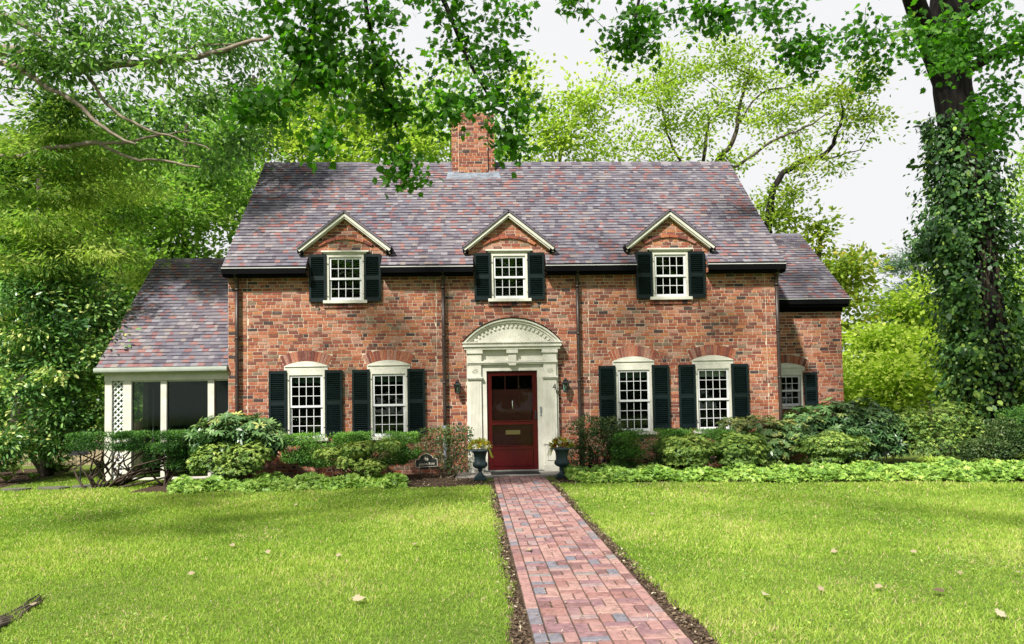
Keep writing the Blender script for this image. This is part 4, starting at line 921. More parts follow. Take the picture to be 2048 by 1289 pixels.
lim = [([at(1110, 420, 33), at(1120, 320, 33), at(1135, 270, 33), at(1160, 225, 33), at(1180, 190, 33)], (.09, .03)), ([at(1135, 270, 33), at(1150, 235, 33), at(1185, 215, 33)], (.05, .02))]
tree('ash_tree', 'yellow green tree with two peaked tops above the roof ridge', bx, at(1115, 330, 33), [B(1080, 165, 32, 50, 45), B(1130, 190, 32, 60, 45), B(1090, 230, 32, 70, 50), B(1170, 240, 32, 60, 60), B(1100, 300, 32, 90, 40), B(1200, 310, 32, 60, 40)],
     'lime', 32, .19, .10, 'bark', 1.15, .2, .08, lim, .5, T_DIA, BGT, 24, vb=.5)
bx = at(1400, 800, 34); bx[2] = 0
lim = [([at(1400, 450, 34), at(1430, 330, 33.5), at(1462, 290, 33), at(1475, 250, 33), at(1482, 200, 33), at(1500, 150, 33)], (.14, .04)),
       ([at(1462, 335, 33), at(1480, 330, 32.8), at(1520, 300, 32.6), at(1560, 275, 32.5), at(1600, 260, 32.5), at(1650, 230, 32.5)], (.08, .03)),
       ([at(1405, 400, 34), at(1410, 300, 33), at(1415, 260, 33), at(1422, 230, 33), at(1440, 215, 33)], (.09, .03)),
       ([at(1400, 420, 34), at(1370, 340, 33), at(1340, 280, 33), at(1325, 220, 33), at(1300, 170, 33)], (.08, .03)),
       ([at(1475, 250, 33), at(1520, 190, 33), at(1580, 170, 33), at(1600, 165, 33)], (.05, .02))]
tree('oak_tree', 'wide airy oak with dark twigs behind the ridge on the wing side', bx, at(1400, 400, 34), [B(1280, 150, 32.5, 90, 50), B(1380, 110, 33, 90, 45), B(1480, 140, 33, 80, 50), B(1260, 230, 32.5, 90, 50), B(1380, 210, 32.5, 90, 55), B(1500, 220, 33, 90, 50), B(1290, 300, 32.5, 100, 35), B(1420, 300, 32.5, 90, 40), B(1560, 180, 33, 70, 50), B(1620, 230, 33, 70, 45), B(1560, 300, 33, 60, 30), B(1330, 170, 32.5, 60, 40)],
     'lime', 24, .17, .085, 'bark', 1.12, .3, .16, lim, .44, T_DIA, BGT, 25, tip=.012, vb=.38)
bx = at(1530, 850, 27); bx[2] = 0
lim = [([at(1530, 560, 27), at(1538, 430, 27), at(1545, 388, 27), at(1562, 352, 27), at(1600, 325, 27), at(1650, 308, 27), at(1672, 270, 27), at(1685, 235, 27), at(1680, 190, 27)], (.14, .035)), ([at(1620, 318, 27), at(1665, 316, 27), at(1720, 300, 27)], (.05, .015))]
tree('leaning_oak', 'sparse oak with one thick dark limb curving out over the wing roof', bx, at(1535, 480, 27), [B(1660, 220, 26.5, 60, 40), B(1720, 250, 26.5, 45, 45), B(1700, 180, 26.5, 60, 35), B(1600, 380, 27, 50, 25), B(1640, 340, 27, 60, 20), B(1540, 420, 27, 40, 40), B(1730, 150, 27, 40, 30)],
     'autumn', 30, .15, .075, 'oldbark', .85, .22, .13, lim, .38, T_DIA, BGT, 26, tip=.010, vb=.3)
bx = at(1630, 880, 28); bx[2] = 0
tree('turning_maple', 'maple turning yellow and orange behind the brick wing', bx, at(1640, 480, 28), [B(1620, 470, 27, 40, 60), B(1560, 440, 28, 50, 40), B(1660, 540, 27, 70, 50), B(1700, 610, 27, 50, 50), B(1660, 620, 27.5, 60, 60), B(1690, 520, 27.5, 30, 30), B(1700, 700, 28, 60, 60), B(1600, 540, 28, 50, 60)],
     'autumn', 42, .17, .11, 'bark', .95, .2, .07, [], .44, T_DIA, BGT, 27, vb=.5)
bx = at(1790, 905, 24); bx[2] = 0
tree('arching_shrub', 'bright lime mass of foliage beyond the viburnum past the wing', bx, at(1790, 800, 24), [B(1740, 770, 23.5, 90, 60), B(1830, 780, 23.5, 80, 60), B(1790, 690, 24, 90, 45), B(1740, 840, 23.5, 80, 40), B(1860, 720, 24, 50, 60), B(1850, 860, 23, 60, 30)],
     'lime', 60, .15, .10, 'lstem', .85, .07, .04, [], .42, T_DIA, None, 28, vb=.6, cat='shrub')
bx = at(1860, 905, 30); bx[2] = 0
tree('deciduous_tree', 'bright green tree between the pine and the vine covered trunk', bx, at(1850, 560, 30), [B(1840, 600, 29, 70, 60), B(1880, 680, 29, 80, 60), B(1800, 660, 29, 50, 40), B(1900, 560, 30, 60, 50), B(1960, 620, 30, 70, 80)],
     'lime', 44, .19, .12, 'bark', 1.1, .2, .06, [], .52, T_DIA, BGT, 29, vb=.35)
bx = at(1800, 880, 46); bx[2] = 0
tree('pine_tree', 'bluish far off pine in the pale sky gap beyond the wing', bx, at(1845, 480, 46), [B(1830, 520, 45, 40, 22), B(1800, 540, 45, 24, 10), B(1820, 575, 45, 40, 14), B(1790, 610, 45, 36, 14), B(1840, 640, 45, 60, 24)],
     'pine', 60, .3, .05, 'bark', 1.1, .25, .06, [], .6, T_DIA, BGT, 30, .35, vb=.6)
bx = at(2120, 900, 25); bx[2] = 0
tree('deciduous_tree', 'fresh green tree mostly hidden behind the vine covered trunk', bx, at(2080, 300, 25), [B(2050, 600, 24, 70, 90), B(2060, 740, 24, 80, 80), B(2030, 430, 25, 50, 60), B(2080, 330, 25, 60, 70), B(2010, 830, 24, 60, 40), B(2140, 500, 24, 90, 140)],
     'mid', 42, .15, .09, 'bark', .95, .2, .07, [], .46, T_DIA, BGT, 31, vb=.7)
# --- far woods, one mass
g = np.random.default_rng(40); n = 42000; X = g.uniform(-50, 58, n); Y = g.uniform(44, 62, n); H = 5.0+2.2*np.sin(X*.31)+1.6*np.sin(X*.83+1); H = np.where((X > 16) & (X < 34), H*.55, H); Z = g.uniform(.02, 1, n)**.8*H
tag(leaves('far_woods', M['mid'], np.stack([X, Y, Z], 1), rdir(n), rdir(n)+[0, -.4, .8], g.uniform(.4, .75, n), g.uniform(.3, .5, n), g.normal(.5, .22, n)+.15*np.sin(X*1.7), T_DIA), 'distant green woods seen through gaps between nearer trees', 'woods', kind='stuff')

# --- the great maple with the vine at right
tp = [np.array(p) for p in [(12.15, 1.0, -.05), (12.1, 1.0, 1.2), (12.0, 1.0, 2.6), (11.85, 1.0, 4.2), (11.72, .95, 6.0), (11.55, .9, 7.6), (11.35, .8, 8.6), (11.25, .7, 10.5), (11.6, .6, 13.5)]]
limbs = [([(11.35, .8, 8.5), (10.8, .5, 9.3), (10.2, .1, 10.0), (9.2, -.8, 11.0), (7.6, -2.4, 12.2), (5.5, -4, 13.2)], (.33, .08), 5), ([(10.2, .1, 10.0), (9.6, -.9, 9.6), (8.7, -2.0, 9.0), (7.9, -3.0, 8.4)], (.09, .03)),
         ([(11.3, .7, 10.2), (12.6, -.4, 11), (14, -2, 11.5)], (.2, .06)), ([(11.4, .8, 8.9), (12.3, -.8, 9.3), (13.0, -2.6, 9.2), (12.8, -4, 8.6)], (.13, .04))]
bl = [B(1990, 60, 13.5, 110, 70), B(1850, 60, 13, 70, 50), B(1730, 60, 12.5, 90, 45), B(1600, 50, 12.5, 70, 50), B(1640, 140, 12.5, 50, 26), B(1740, 135, 12.8, 50, 22), B(2010, 210, 13.5, 70, 60), B(1930, 130, 12.6, 50, 36), B(2030, 270, 13.6, 50, 40), B(1590, 110, 12.3, 26, 24), B(1960, 280, 14.6, 30, 24)]
up = [((8, -3.5, 12.5), (4, 3.5, 1.8)), ((3.5, -5, 13.2), (3, 3, 1.4)), ((12, -3, 13), (4, 3.5, 2)), ((15, -4, 9.5), (2.6, 3, 2.6))]
g0 = 51
def canopy_tree(name, label, base, tp, limbs, bl, up, seed, group=None, r0=.45, r1=.25, per=44):
    o = empty(name, base, label, 'tree', group); g = np.random.default_rng(seed)
    T = np.concatenate([blob_targets(bl, g, .41), blob_targets(up, g, .98)]); nb = len(blob_targets(bl, np.random.default_rng(seed), .46))
    P, par, rmin, tips = grow(base, tp, limbs, T, g, .10, .12)
    wood('trunk', M['oldbark'], P, par, rmin, o, r0, r1, len(tp), .0045, 8, 2.2)
    TT = np.array([P[i] for i in tips]); PP = np.array([P[par[i]] for i in tips]); near = TT[:, 2] < 99
    idx = np.repeat(np.arange(len(TT)), per); f = g.uniform(-.15, 1.1, len(idx))[:, None]
    Pn = PP[idx]+(TT-PP)[idx]*f+g.normal(size=(len(idx), 3))*np.array([.15, .15, .13]); n = len(idx)
    Dn = g.normal(size=(n, 3))*np.array([1, 1, .45])+np.array([0, 0, -.75]); Nn = g.normal(size=(n, 3))*.75+np.array([-.2, -.4, .75])
    Ls = g.uniform(.065, .13, n); v = g.normal(.42, .2, n)+g.normal(0, .1, len(TT))[idx]
    leaves('crown', M['maple'], Pn, Dn, Nn, Ls, Ls*1.0, v, T_MAPLE, o)
    return o
canopy_tree('maple_tree', 'massive dark trunked maple leaning toward the house, cloaked in vine', (12.1, 1, 0), tp, limbs, bl, up, 51, None, .56, .36)
# ivy and vines on that trunk
g = np.random.default_rng(52); n = 17000
z = g.uniform(0, 1, n)**.95*7.9+.1; a = g.uniform(0, 2*math.pi, n); tx = np.interp(z, [0, 2.6, 4.2, 6, 7.6], [12.1, 12.0, 11.85, 11.72, 11.55])
rr = .56+g.gamma(1.6, .11, n)*np.clip(1.25-z*.07, .4, 1.2)*(1+.5*np.sin(a*3+z*2.1)); P = np.stack([tx+np.cos(a)*rr, 1.0+np.sin(a)*rr, z], 1)
nc = 60; cc = np.array([(11.35-g.uniform(0, .35)-(.55 if 3.9 < zz < 5.6 else 0)*g.random(), .6+g.normal(0, .3), zz) for zz in g.uniform(1.2, 6.6, nc)]); ex = np.repeat(cc, 75, axis=0)+g.normal(size=(nc*75, 3))*.22
arm = np.array([[11.3-1.15*t, .7, 5.15-.3*t+.22*math.sin(t*5)] for t in g.uniform(0, 1, 16)]); ex2 = np.repeat(arm, 60, axis=0)+g.normal(size=(16*60, 3))*np.array([.15, .15, .11])
rt = np.array([[12.6+g.uniform(0, .5), .8, zz] for zz in g.uniform(.5, 6.8, 40)]); ex3 = np.repeat(rt, 60, axis=0)+g.normal(size=(2400, 3))*.2
P = np.concatenate([P, ex, ex2, ex3]); n = len(P); out_ = P-np.stack([np.interp(P[:, 2], [0, 7.6], [12.1, 11.55]), np.full(n, 1.0), P[:, 2]], 1); out_[:, 2] = 0
Dn = unit(out_)*.5+g.normal(size=(n, 3))*.5+np.array([0, 0, -.7]); Nn = unit(out_)+g.normal(size=(n, 3))*.45+np.array([0, 0, .5])
v = g.normal(.38, .26, n)+.42*np.clip((4.4-P[:, 2])/3, 0, 1)*(g.random(n) < .55)
o = empty('climbing_vine', (12.1, .5, 0), 'dense dark climbing vine cloaking the big maple trunk', 'vine')
fa = np.abs(np.arctan2(P[:, 1]-1, P[:, 0]-np.interp(P[:, 2], [0, 7.6], [12.1, 11.55]))+1.35)
kp = ~((fa < .75) & (g.random(n) < np.interp(P[:, 2], [0, 1, 2.4, 3.2, 4.3, 5, 5.6, 6.4, 7.5], [.2, .35, .3, .75, .85, .6, .3, .5, .8])))&~((np.hypot(P[:, 0]-np.interp(P[:, 2], [0, 7.6], [12.1, 11.55]), P[:, 1]-1) > 1.15) & (P[:, 0] > 12.2))
leaves('foliage', M['vine'], P[kp], Dn[kp], Nn[kp], (ls := g.gamma(4, .019, n)+.02)[kp], (ls*g.uniform(.6, .9, n))[kp], v[kp], T_OVAL, o)
s = MB()
for i in range(14):
    a0 = g.uniform(math.pi, 2*math.pi); zz = np.linspace(0, g.uniform(3, 7), 10); s.tube([(np.interp(z_, [0, 7.6], [12.1, 11.55])+math.cos(a0+.4*math.sin(z_+i))*.52, 1+math.sin(a0+.4*math.sin(z_+i))*.52, z_) for z_ in zz], .014, 5)
s.build('vine_stem', M['stem'], o)
# --- second maple: trunk out of frame at left behind the camera, boughs hang into view
tp2 = [np.array(p, float) for p in [(5.5, -20, 0), (5.4, -19.8, 2.5), (4.6, -19, 5.5), (3.2, -17.5, 8.5), (.5, -15, 10.8)]]
def hang(pts, d): return [at(x, y, dd) for (x, y), dd in zip(pts, d)]
limbs2 = [([(.5, -15, 10.8), (-2.6, -11.5, 11), (-3.6, -8.5, 9.9), (-2.6, -6.6, 9.2), tuple(at(640, -60, 10.6))], (.10, .045)),
          (hang([(640, -60), (628, 20), (615, 90), (590, 160), (560, 200), (500, 225)], [10.6, 10.6, 10.6, 10.6, 10.6, 10.6]), (.022, .006)),
          (hang([(640, -60), (676, 10), (680, 80), (684, 150), (680, 230), (640, 290)], [10.6]*6), (.022, .005)),
          ([(-3.6, -8.5, 9.9), (-2.2, -7, 9.4), tuple(at(720, -70, 11)), tuple(at(735, 30, 11)), tuple(at(755, 140, 11)), tuple(at(790, 240, 11)), tuple(at(805, 330, 11))], (.05, .005)),
          ([(-2.6, -6.6, 9.2), (-1.4, -6.0, 8.8), tuple(at(860, -60, 11.2)), tuple(at(900, 30, 11.2)), tuple(at(935, 120, 11.2)), tuple(at(975, 190, 11.2)), tuple(at(1040, 220, 11.2))], (.06, .006)),
          (hang([(900, 30), (885, 90), (875, 150), (860, 220), (830, 260)], [11.2]*5), (.02, .005)),
          ([(-1.4, -6.0, 8.8), tuple(at(930, -80, 11.4)), tuple(at(985, 40, 11.4)), tuple(at(1010, 120, 11.4))], (.04, .006)),
          ([(-2.2, -7, 9.4), (.2, -5.5, 9.8), (1.6, -5.2, 9.2), tuple(at(1290, -60, 11.4)), tuple(at(1270, 40, 11.4)), tuple(at(1275, 100, 11.4))], (.07, .008))]
bl2 = [B(600, 40, 10.8, 75, 55), B(690, 60, 10.8, 70, 70), B(600, 130, 10.8, 80, 50), B(520, 190, 10.6, 55, 35), B(700, 170, 11, 90, 60), B(600, 215, 10.7, 90, 30), B(640, 275, 10.7, 32, 30), B(760, 30, 11, 50, 30), B(790, 120, 11, 60, 45), B(830, 200, 11.1, 60, 40), B(800, 300, 11, 28, 45), B(810, 345, 11, 12, 16), B(870, 250, 11.1, 50, 25), B(900, 60, 11.3, 50, 25), B(960, 90, 11.3, 70, 35), B(1010, 30, 11.4, 30, 28), B(940, 160, 11.3, 90, 35), B(1030, 200, 11.2, 55, 30), B(990, 250, 11.3, 50, 18), B(1020, 290, 11.3, 12, 20), B(870, -5, 11.3, 80, 14), B(930, 215, 11.2, 50, 24), B(560, 90, 10.8, 50, 60), B(545, 30, 10.8, 40, 40), B(490, 205, 10.6, 30, 22), B(650, 180, 10.9, 60, 50), B(740, 220, 11, 60, 30), B(1000, 130, 11.3, 50, 30),
       B(1290, 20, 11.4, 60, 32), B(1290, 80, 11.4, 30, 30), B(1400, 15, 11.5, 70, 22), B(1450, 45, 11.5, 26, 18), B(1250, 85, 11.4, 18, 12), B(1520, 10, 12, 60, 18), B(1150, -8, 11.3, 60, 8)]
up2 = [((-5.5, -8, 11), (3.2, 3.5, 1.6)), ((-1, -7.5, 11.8), (3, 3, 1.4)), ((-8.5, -11, 9.5), (3, 3, 2))]
canopy_tree('maple_tree', 'maple whose leafy boughs hang down before the roof and chimney', (5.5, -20, 0), tp2, limbs2, bl2, up2, 53, None, .34, .12, 52)

# ============================================================ SHRUBS
def skeleton(base, pts, name, mat, parent, g, r0=.014, wob=.12, n=5):
    s = MB()
    for p in pts:
        p = np.array(p); b0 = np.array(base)+np.append(g.normal(size=2)*.07, 0); b0[2] = 0
        s.tube([b0+(p-b0)*t+g.normal(size=3)*wob*math.sin(math.pi*t)*np.array([1, 1, .4]) for t in np.linspace(0, 1, n)], np.linspace(r0, r0*.35, n), 5, cap=False)
    return s.build(name, M[mat], parent, True)
def shell(blobs, n, g, box=1.0, inner=.25, zmin=.04, back=True):
    vol = np.array([r[0]*r[1]+r[0]*r[2]+r[1]*r[2] for c, r in blobs]); cnt = np.maximum(1, (n*vol/vol.sum()).astype(int)); P, Nn = [], []
    for (c, r), m in zip(blobs, cnt):
        d = rdir(m, g); dd = d.copy()
        if box > 1: dd = np.sign(d)*np.abs(d)**(1/box); dd /= np.abs(dd).max(1)[:, None]*.75+.25*np.linalg.norm(dd, axis=1)[:, None]
        wv = 1+.10*np.sin(d[:, 0]*7+c[0]*9)+.08*np.sin(d[:, 2]*9+c[0]*5)+.06*np.sin(d[:, 1]*8)
        if box > 1: wv = 1+(wv-1)*.35
        rad = np.where(g.random(m) < inner, g.uniform(.5, 1, m), 1-abs(g.normal(0, .045, m))+.03)
        P.append(np.array(c)+dd*wv[:, None]*rad[:, None]*np.array(r)); Nn.append(d)
    P = np.concatenate(P); Nn = np.concatenate(Nn); k = P[:, 2] > zmin; return P[k], Nn[k]
def shrub(name, label, blobs, mat, n, L, Wd, base=None, nstem=9, stem='stem', tmpl=T_DIA, box=1.0, inner=.3, seed=1, cat='shrub', group=None, whorl=0, vb=.45, vs=.22, zmin=.04, sr=.014, wob=.10, xtra=()):
    g = np.random.default_rng(seed); c0 = np.mean([c for c, r in blobs], axis=0); base = (c0[0], c0[1], 0) if base is None else base
    o = empty(name, base, label, cat, group)
    P, Nn = shell(blobs, n, g, box, inner, zmin)
    if whorl:
        m = len(P); k = whorl; ax = unit(Nn*.7+np.array([0, 0, .8])+g.normal(size=(m, 3))*.25); t1 = unit(np.cross(ax, g.normal(size=(m, 3)))); t2 = np.cross(ax, t1)
        th = (np.arange(k)*2*math.pi/k)[None, :]+g.normal(size=(m, k))*.15; lift_ = g.uniform(-.35, .45, (m, 1, 1))
        D = t1[:, None, :]*np.cos(th)[..., None]+t2[:, None, :]*np.sin(th)[..., None]+ax[:, None, :]*lift_
        Pn = np.repeat(P, k, axis=0); Nv = np.repeat(ax, k, axis=0)+g.normal(size=(m*k, 3))*.15; Dn = D.reshape(-1, 3); v = np.repeat(g.normal(vb-.1, vs, m)+.22*np.clip(Nn[:, 2], -.4, 1)+.16*np.sin(P[:, 0]*6+P[:, 2]*5+seed)*np.sin(P[:, 1]*7+P[:, 0]*3), k)+g.normal(0, .08, m*k)  # top whorls paler as new growth; darker undersides are shade put into colour
        leaves('foliage', M[mat], Pn, Dn, Nv, L*g.uniform(.7, 1.2, m*k), Wd*g.uniform(.8, 1.15, m*k), v, tmpl, o)
    else:
        m = len(P); Dn = Nn*.8+g.normal(size=(m, 3))*.7+np.array([0, 0, .15]); Nv = Nn*.5+g.normal(size=(m, 3))*.6+np.array([0, 0, .6])
        v = g.normal(vb-.08, vs, m)+.22*np.clip(Nn[:, 2], -.3, 1)+.12*np.sin(P[:, 0]*9+P[:, 2]*7)  # upward leaves tinted paler, downward ones darker: shading put into the colour
        leaves('foliage', M[mat], P, Dn, Nv, L*g.uniform(.6, 1.25, m), Wd*g.uniform(.7, 1.2, m), v, tmpl, o)
    tg = [np.array(c)+rdir(1, g)[0]*np.array(r)*.7 for c, r in blobs for _ in range(max(1, nstem//len(blobs)))]
    for t in tg: t[2] = max(t[2], .15)
    skeleton(base, tg, 'stem', stem, o, g, sr, wob)
    for bx_ in xtra: skeleton(bx_, [np.array([bx_[0]+g.normal(0, .28), bx_[1]+g.normal(0, .12), g.uniform(.7, .9)]) for _ in range(9)], 'stem', stem, o, g, sr, wob)
    return o
HG = 'clipped yew hedges in front of the house'
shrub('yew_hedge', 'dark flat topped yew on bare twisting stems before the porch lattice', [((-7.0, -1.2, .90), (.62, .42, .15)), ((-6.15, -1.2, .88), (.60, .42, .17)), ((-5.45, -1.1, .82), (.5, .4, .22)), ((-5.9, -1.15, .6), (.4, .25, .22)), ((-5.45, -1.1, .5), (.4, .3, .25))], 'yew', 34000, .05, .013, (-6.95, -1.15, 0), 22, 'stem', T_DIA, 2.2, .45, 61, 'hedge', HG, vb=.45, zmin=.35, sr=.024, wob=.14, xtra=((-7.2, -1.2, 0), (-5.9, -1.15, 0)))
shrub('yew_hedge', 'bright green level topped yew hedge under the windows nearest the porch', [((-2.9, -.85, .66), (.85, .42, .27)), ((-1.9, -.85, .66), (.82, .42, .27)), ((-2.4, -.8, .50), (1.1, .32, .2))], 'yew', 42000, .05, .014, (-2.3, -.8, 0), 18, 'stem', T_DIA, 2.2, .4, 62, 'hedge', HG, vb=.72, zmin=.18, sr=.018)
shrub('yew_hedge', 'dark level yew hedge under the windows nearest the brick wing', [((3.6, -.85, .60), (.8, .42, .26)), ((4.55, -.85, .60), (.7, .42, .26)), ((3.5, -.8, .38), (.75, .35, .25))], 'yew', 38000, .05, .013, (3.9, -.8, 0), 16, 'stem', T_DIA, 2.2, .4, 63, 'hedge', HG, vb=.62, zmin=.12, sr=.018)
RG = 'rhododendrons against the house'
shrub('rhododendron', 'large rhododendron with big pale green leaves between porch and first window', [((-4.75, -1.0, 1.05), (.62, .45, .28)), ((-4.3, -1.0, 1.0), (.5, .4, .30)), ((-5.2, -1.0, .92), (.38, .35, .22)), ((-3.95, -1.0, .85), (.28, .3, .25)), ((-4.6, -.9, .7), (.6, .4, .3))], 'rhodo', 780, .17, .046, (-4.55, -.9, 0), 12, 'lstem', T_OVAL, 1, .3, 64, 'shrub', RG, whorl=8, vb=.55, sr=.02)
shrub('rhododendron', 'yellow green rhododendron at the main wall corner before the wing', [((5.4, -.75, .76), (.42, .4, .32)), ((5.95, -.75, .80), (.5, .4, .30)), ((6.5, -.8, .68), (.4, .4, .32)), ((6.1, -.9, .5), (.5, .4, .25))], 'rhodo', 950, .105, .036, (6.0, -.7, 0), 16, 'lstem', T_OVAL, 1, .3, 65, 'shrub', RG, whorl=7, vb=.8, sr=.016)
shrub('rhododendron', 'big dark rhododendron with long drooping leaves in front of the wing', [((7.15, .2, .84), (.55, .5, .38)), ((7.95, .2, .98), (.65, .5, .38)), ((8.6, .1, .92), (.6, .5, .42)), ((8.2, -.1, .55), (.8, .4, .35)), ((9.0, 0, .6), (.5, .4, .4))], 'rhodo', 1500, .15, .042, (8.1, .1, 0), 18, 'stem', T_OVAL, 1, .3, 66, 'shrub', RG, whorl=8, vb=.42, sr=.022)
AG = 'azaleas along the front bed'
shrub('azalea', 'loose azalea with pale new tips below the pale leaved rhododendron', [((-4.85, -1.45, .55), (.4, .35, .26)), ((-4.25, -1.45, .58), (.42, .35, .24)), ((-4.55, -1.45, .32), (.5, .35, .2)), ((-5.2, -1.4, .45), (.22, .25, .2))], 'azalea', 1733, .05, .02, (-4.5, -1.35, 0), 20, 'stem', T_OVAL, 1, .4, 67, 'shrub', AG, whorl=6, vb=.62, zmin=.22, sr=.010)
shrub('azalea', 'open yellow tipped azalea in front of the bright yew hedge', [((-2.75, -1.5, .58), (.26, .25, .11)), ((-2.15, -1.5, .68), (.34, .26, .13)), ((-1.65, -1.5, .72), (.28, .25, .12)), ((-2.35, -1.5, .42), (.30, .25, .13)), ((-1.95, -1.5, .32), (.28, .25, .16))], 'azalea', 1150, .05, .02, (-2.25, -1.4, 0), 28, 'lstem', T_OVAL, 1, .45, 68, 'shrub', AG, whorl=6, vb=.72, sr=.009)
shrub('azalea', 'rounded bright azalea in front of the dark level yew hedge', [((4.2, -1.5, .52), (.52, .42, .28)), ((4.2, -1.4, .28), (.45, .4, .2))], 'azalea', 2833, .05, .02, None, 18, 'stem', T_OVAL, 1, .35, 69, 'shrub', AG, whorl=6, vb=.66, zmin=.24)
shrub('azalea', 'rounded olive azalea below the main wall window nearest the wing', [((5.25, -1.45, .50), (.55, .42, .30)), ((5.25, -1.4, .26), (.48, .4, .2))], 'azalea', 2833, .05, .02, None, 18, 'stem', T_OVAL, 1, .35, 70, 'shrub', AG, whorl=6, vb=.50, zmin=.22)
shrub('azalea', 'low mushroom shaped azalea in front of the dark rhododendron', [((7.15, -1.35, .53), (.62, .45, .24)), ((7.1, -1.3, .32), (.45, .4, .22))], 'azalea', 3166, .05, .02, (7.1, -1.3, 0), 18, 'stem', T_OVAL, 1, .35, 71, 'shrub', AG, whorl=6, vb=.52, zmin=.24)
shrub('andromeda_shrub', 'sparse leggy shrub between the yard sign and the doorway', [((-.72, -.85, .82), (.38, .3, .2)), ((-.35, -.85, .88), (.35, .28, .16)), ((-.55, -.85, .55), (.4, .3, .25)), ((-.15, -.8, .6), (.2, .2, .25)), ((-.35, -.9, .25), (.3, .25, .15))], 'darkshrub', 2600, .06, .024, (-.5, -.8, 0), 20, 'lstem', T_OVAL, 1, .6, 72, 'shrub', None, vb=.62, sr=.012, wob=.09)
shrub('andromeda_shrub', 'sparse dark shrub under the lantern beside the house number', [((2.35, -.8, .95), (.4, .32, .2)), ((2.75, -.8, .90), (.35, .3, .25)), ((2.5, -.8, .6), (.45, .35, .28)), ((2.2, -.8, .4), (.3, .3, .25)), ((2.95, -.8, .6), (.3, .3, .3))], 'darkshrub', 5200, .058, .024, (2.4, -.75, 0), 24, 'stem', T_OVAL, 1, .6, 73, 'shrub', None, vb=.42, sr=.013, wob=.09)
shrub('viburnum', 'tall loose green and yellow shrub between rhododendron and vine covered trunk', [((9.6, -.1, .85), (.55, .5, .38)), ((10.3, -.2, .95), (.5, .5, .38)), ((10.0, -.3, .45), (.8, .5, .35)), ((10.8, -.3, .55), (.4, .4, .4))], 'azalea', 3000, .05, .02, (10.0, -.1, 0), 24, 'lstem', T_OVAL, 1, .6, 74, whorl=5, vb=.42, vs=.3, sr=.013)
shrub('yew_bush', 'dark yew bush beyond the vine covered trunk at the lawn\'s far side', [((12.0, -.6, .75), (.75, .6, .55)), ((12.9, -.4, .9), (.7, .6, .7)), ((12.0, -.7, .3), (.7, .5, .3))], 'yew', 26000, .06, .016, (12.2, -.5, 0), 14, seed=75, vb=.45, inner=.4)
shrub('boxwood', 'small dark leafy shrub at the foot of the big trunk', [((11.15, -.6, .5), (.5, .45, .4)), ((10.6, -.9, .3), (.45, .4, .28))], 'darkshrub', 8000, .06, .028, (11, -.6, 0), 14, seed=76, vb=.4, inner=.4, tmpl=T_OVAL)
def fountain(name, label, x, y, n, h, mat='grass', group=None, seed=1):
    g = np.random.default_rng(seed); o = empty(name, (x, y, 0), label, 'plant', group); s = MB()
    for i in range(n):
        a = g.uniform(0, 2*math.pi); l = h*g.uniform(.7, 1.2); wd = .007; dx, dy = math.cos(a), math.sin(a); pts = []
        for t in np.linspace(0, 1, 6): pts.append((x+dx*l*.75*t, y+dy*l*.75*t, l*(1.35*t-1.05*t*t)+.02))
        for p, q, w0, w1 in zip(pts[:-1], pts[1:], (1, 1.1, 1, .8, .5), (1.1, 1, .8, .5, .05)):
            s.face([(p[0]-dy*wd*w0, p[1]+dx*wd*w0, p[2]), (p[0]+dy*wd*w0, p[1]-dx*wd*w0, p[2]), (q[0]+dy*wd*w1, q[1]-dx*wd*w1, q[2]), (q[0]-dy*wd*w1, q[1]+dx*wd*w1, q[2])], g.uniform(.3, .8))
    s.build('blade', M[mat], o); return o
fountain('daylily', 'full tuft of strappy leaves in front of the viburnum', 9.2, -1.35, 90, .5, seed=3, group='daylily clumps at the right end'); fountain('daylily', 'largest tuft of strappy leaves, in front of the boxwood and trunk', 11.2, -1.7, 110, .55, seed=4, group='daylily clumps at the right end'); fountain('daylily', 'small tuft of strappy leaves between the two larger tufts', 10.2, -1.55, 60, .38, seed=5, group='daylily clumps at the right end')
# ferns and hosta at far left
for i, (x, y, h) in enumerate([(-10.6, 1.9, .55), (-9.9, 2.4, .6), (-9.3, 1.6, .5), (-8.8, 2.6, .45), (-11.4, 1.6, .6)]):
    g = np.random.default_rng(90+i); o = empty('fern', (x, y, 0), ['dark feathery fern at the middle of the row by the fence', 'tallest bright fern against the wooden fence', 'fern nearest the porch lattice and lawn', 'fern beside the yew stems by the porch corner', 'fern half hidden under the laurel'][i], 'fern', 'ferns in front of the wooden fence')
    P, D, L_ = [], [], []
    for k in range(34):
        a = g.uniform(0, 2*math.pi); l = h*g.uniform(.8, 1.3)
        for t in np.linspace(.15, 1, 16):
            p = np.array([x+math.cos(a)*l*t, y+math.sin(a)*l*t, l*(1.5*t-1.1*t*t)])
            for sd in (-1, 1): P.append(p); D.append((-math.sin(a)*sd+.4*math.cos(a), math.cos(a)*sd+.4*math.sin(a), -.1)); L_.append(.16*h*2*(1.08-t))
    leaves('frond', M['azalea'], np.array(P), np.array(D), np.array([[0, 0, 1.]]*len(P))+g.normal(size=(len(P), 3))*.2, np.array(L_), .03, g.normal(.5, .2, len(P)), T_DIA, o)
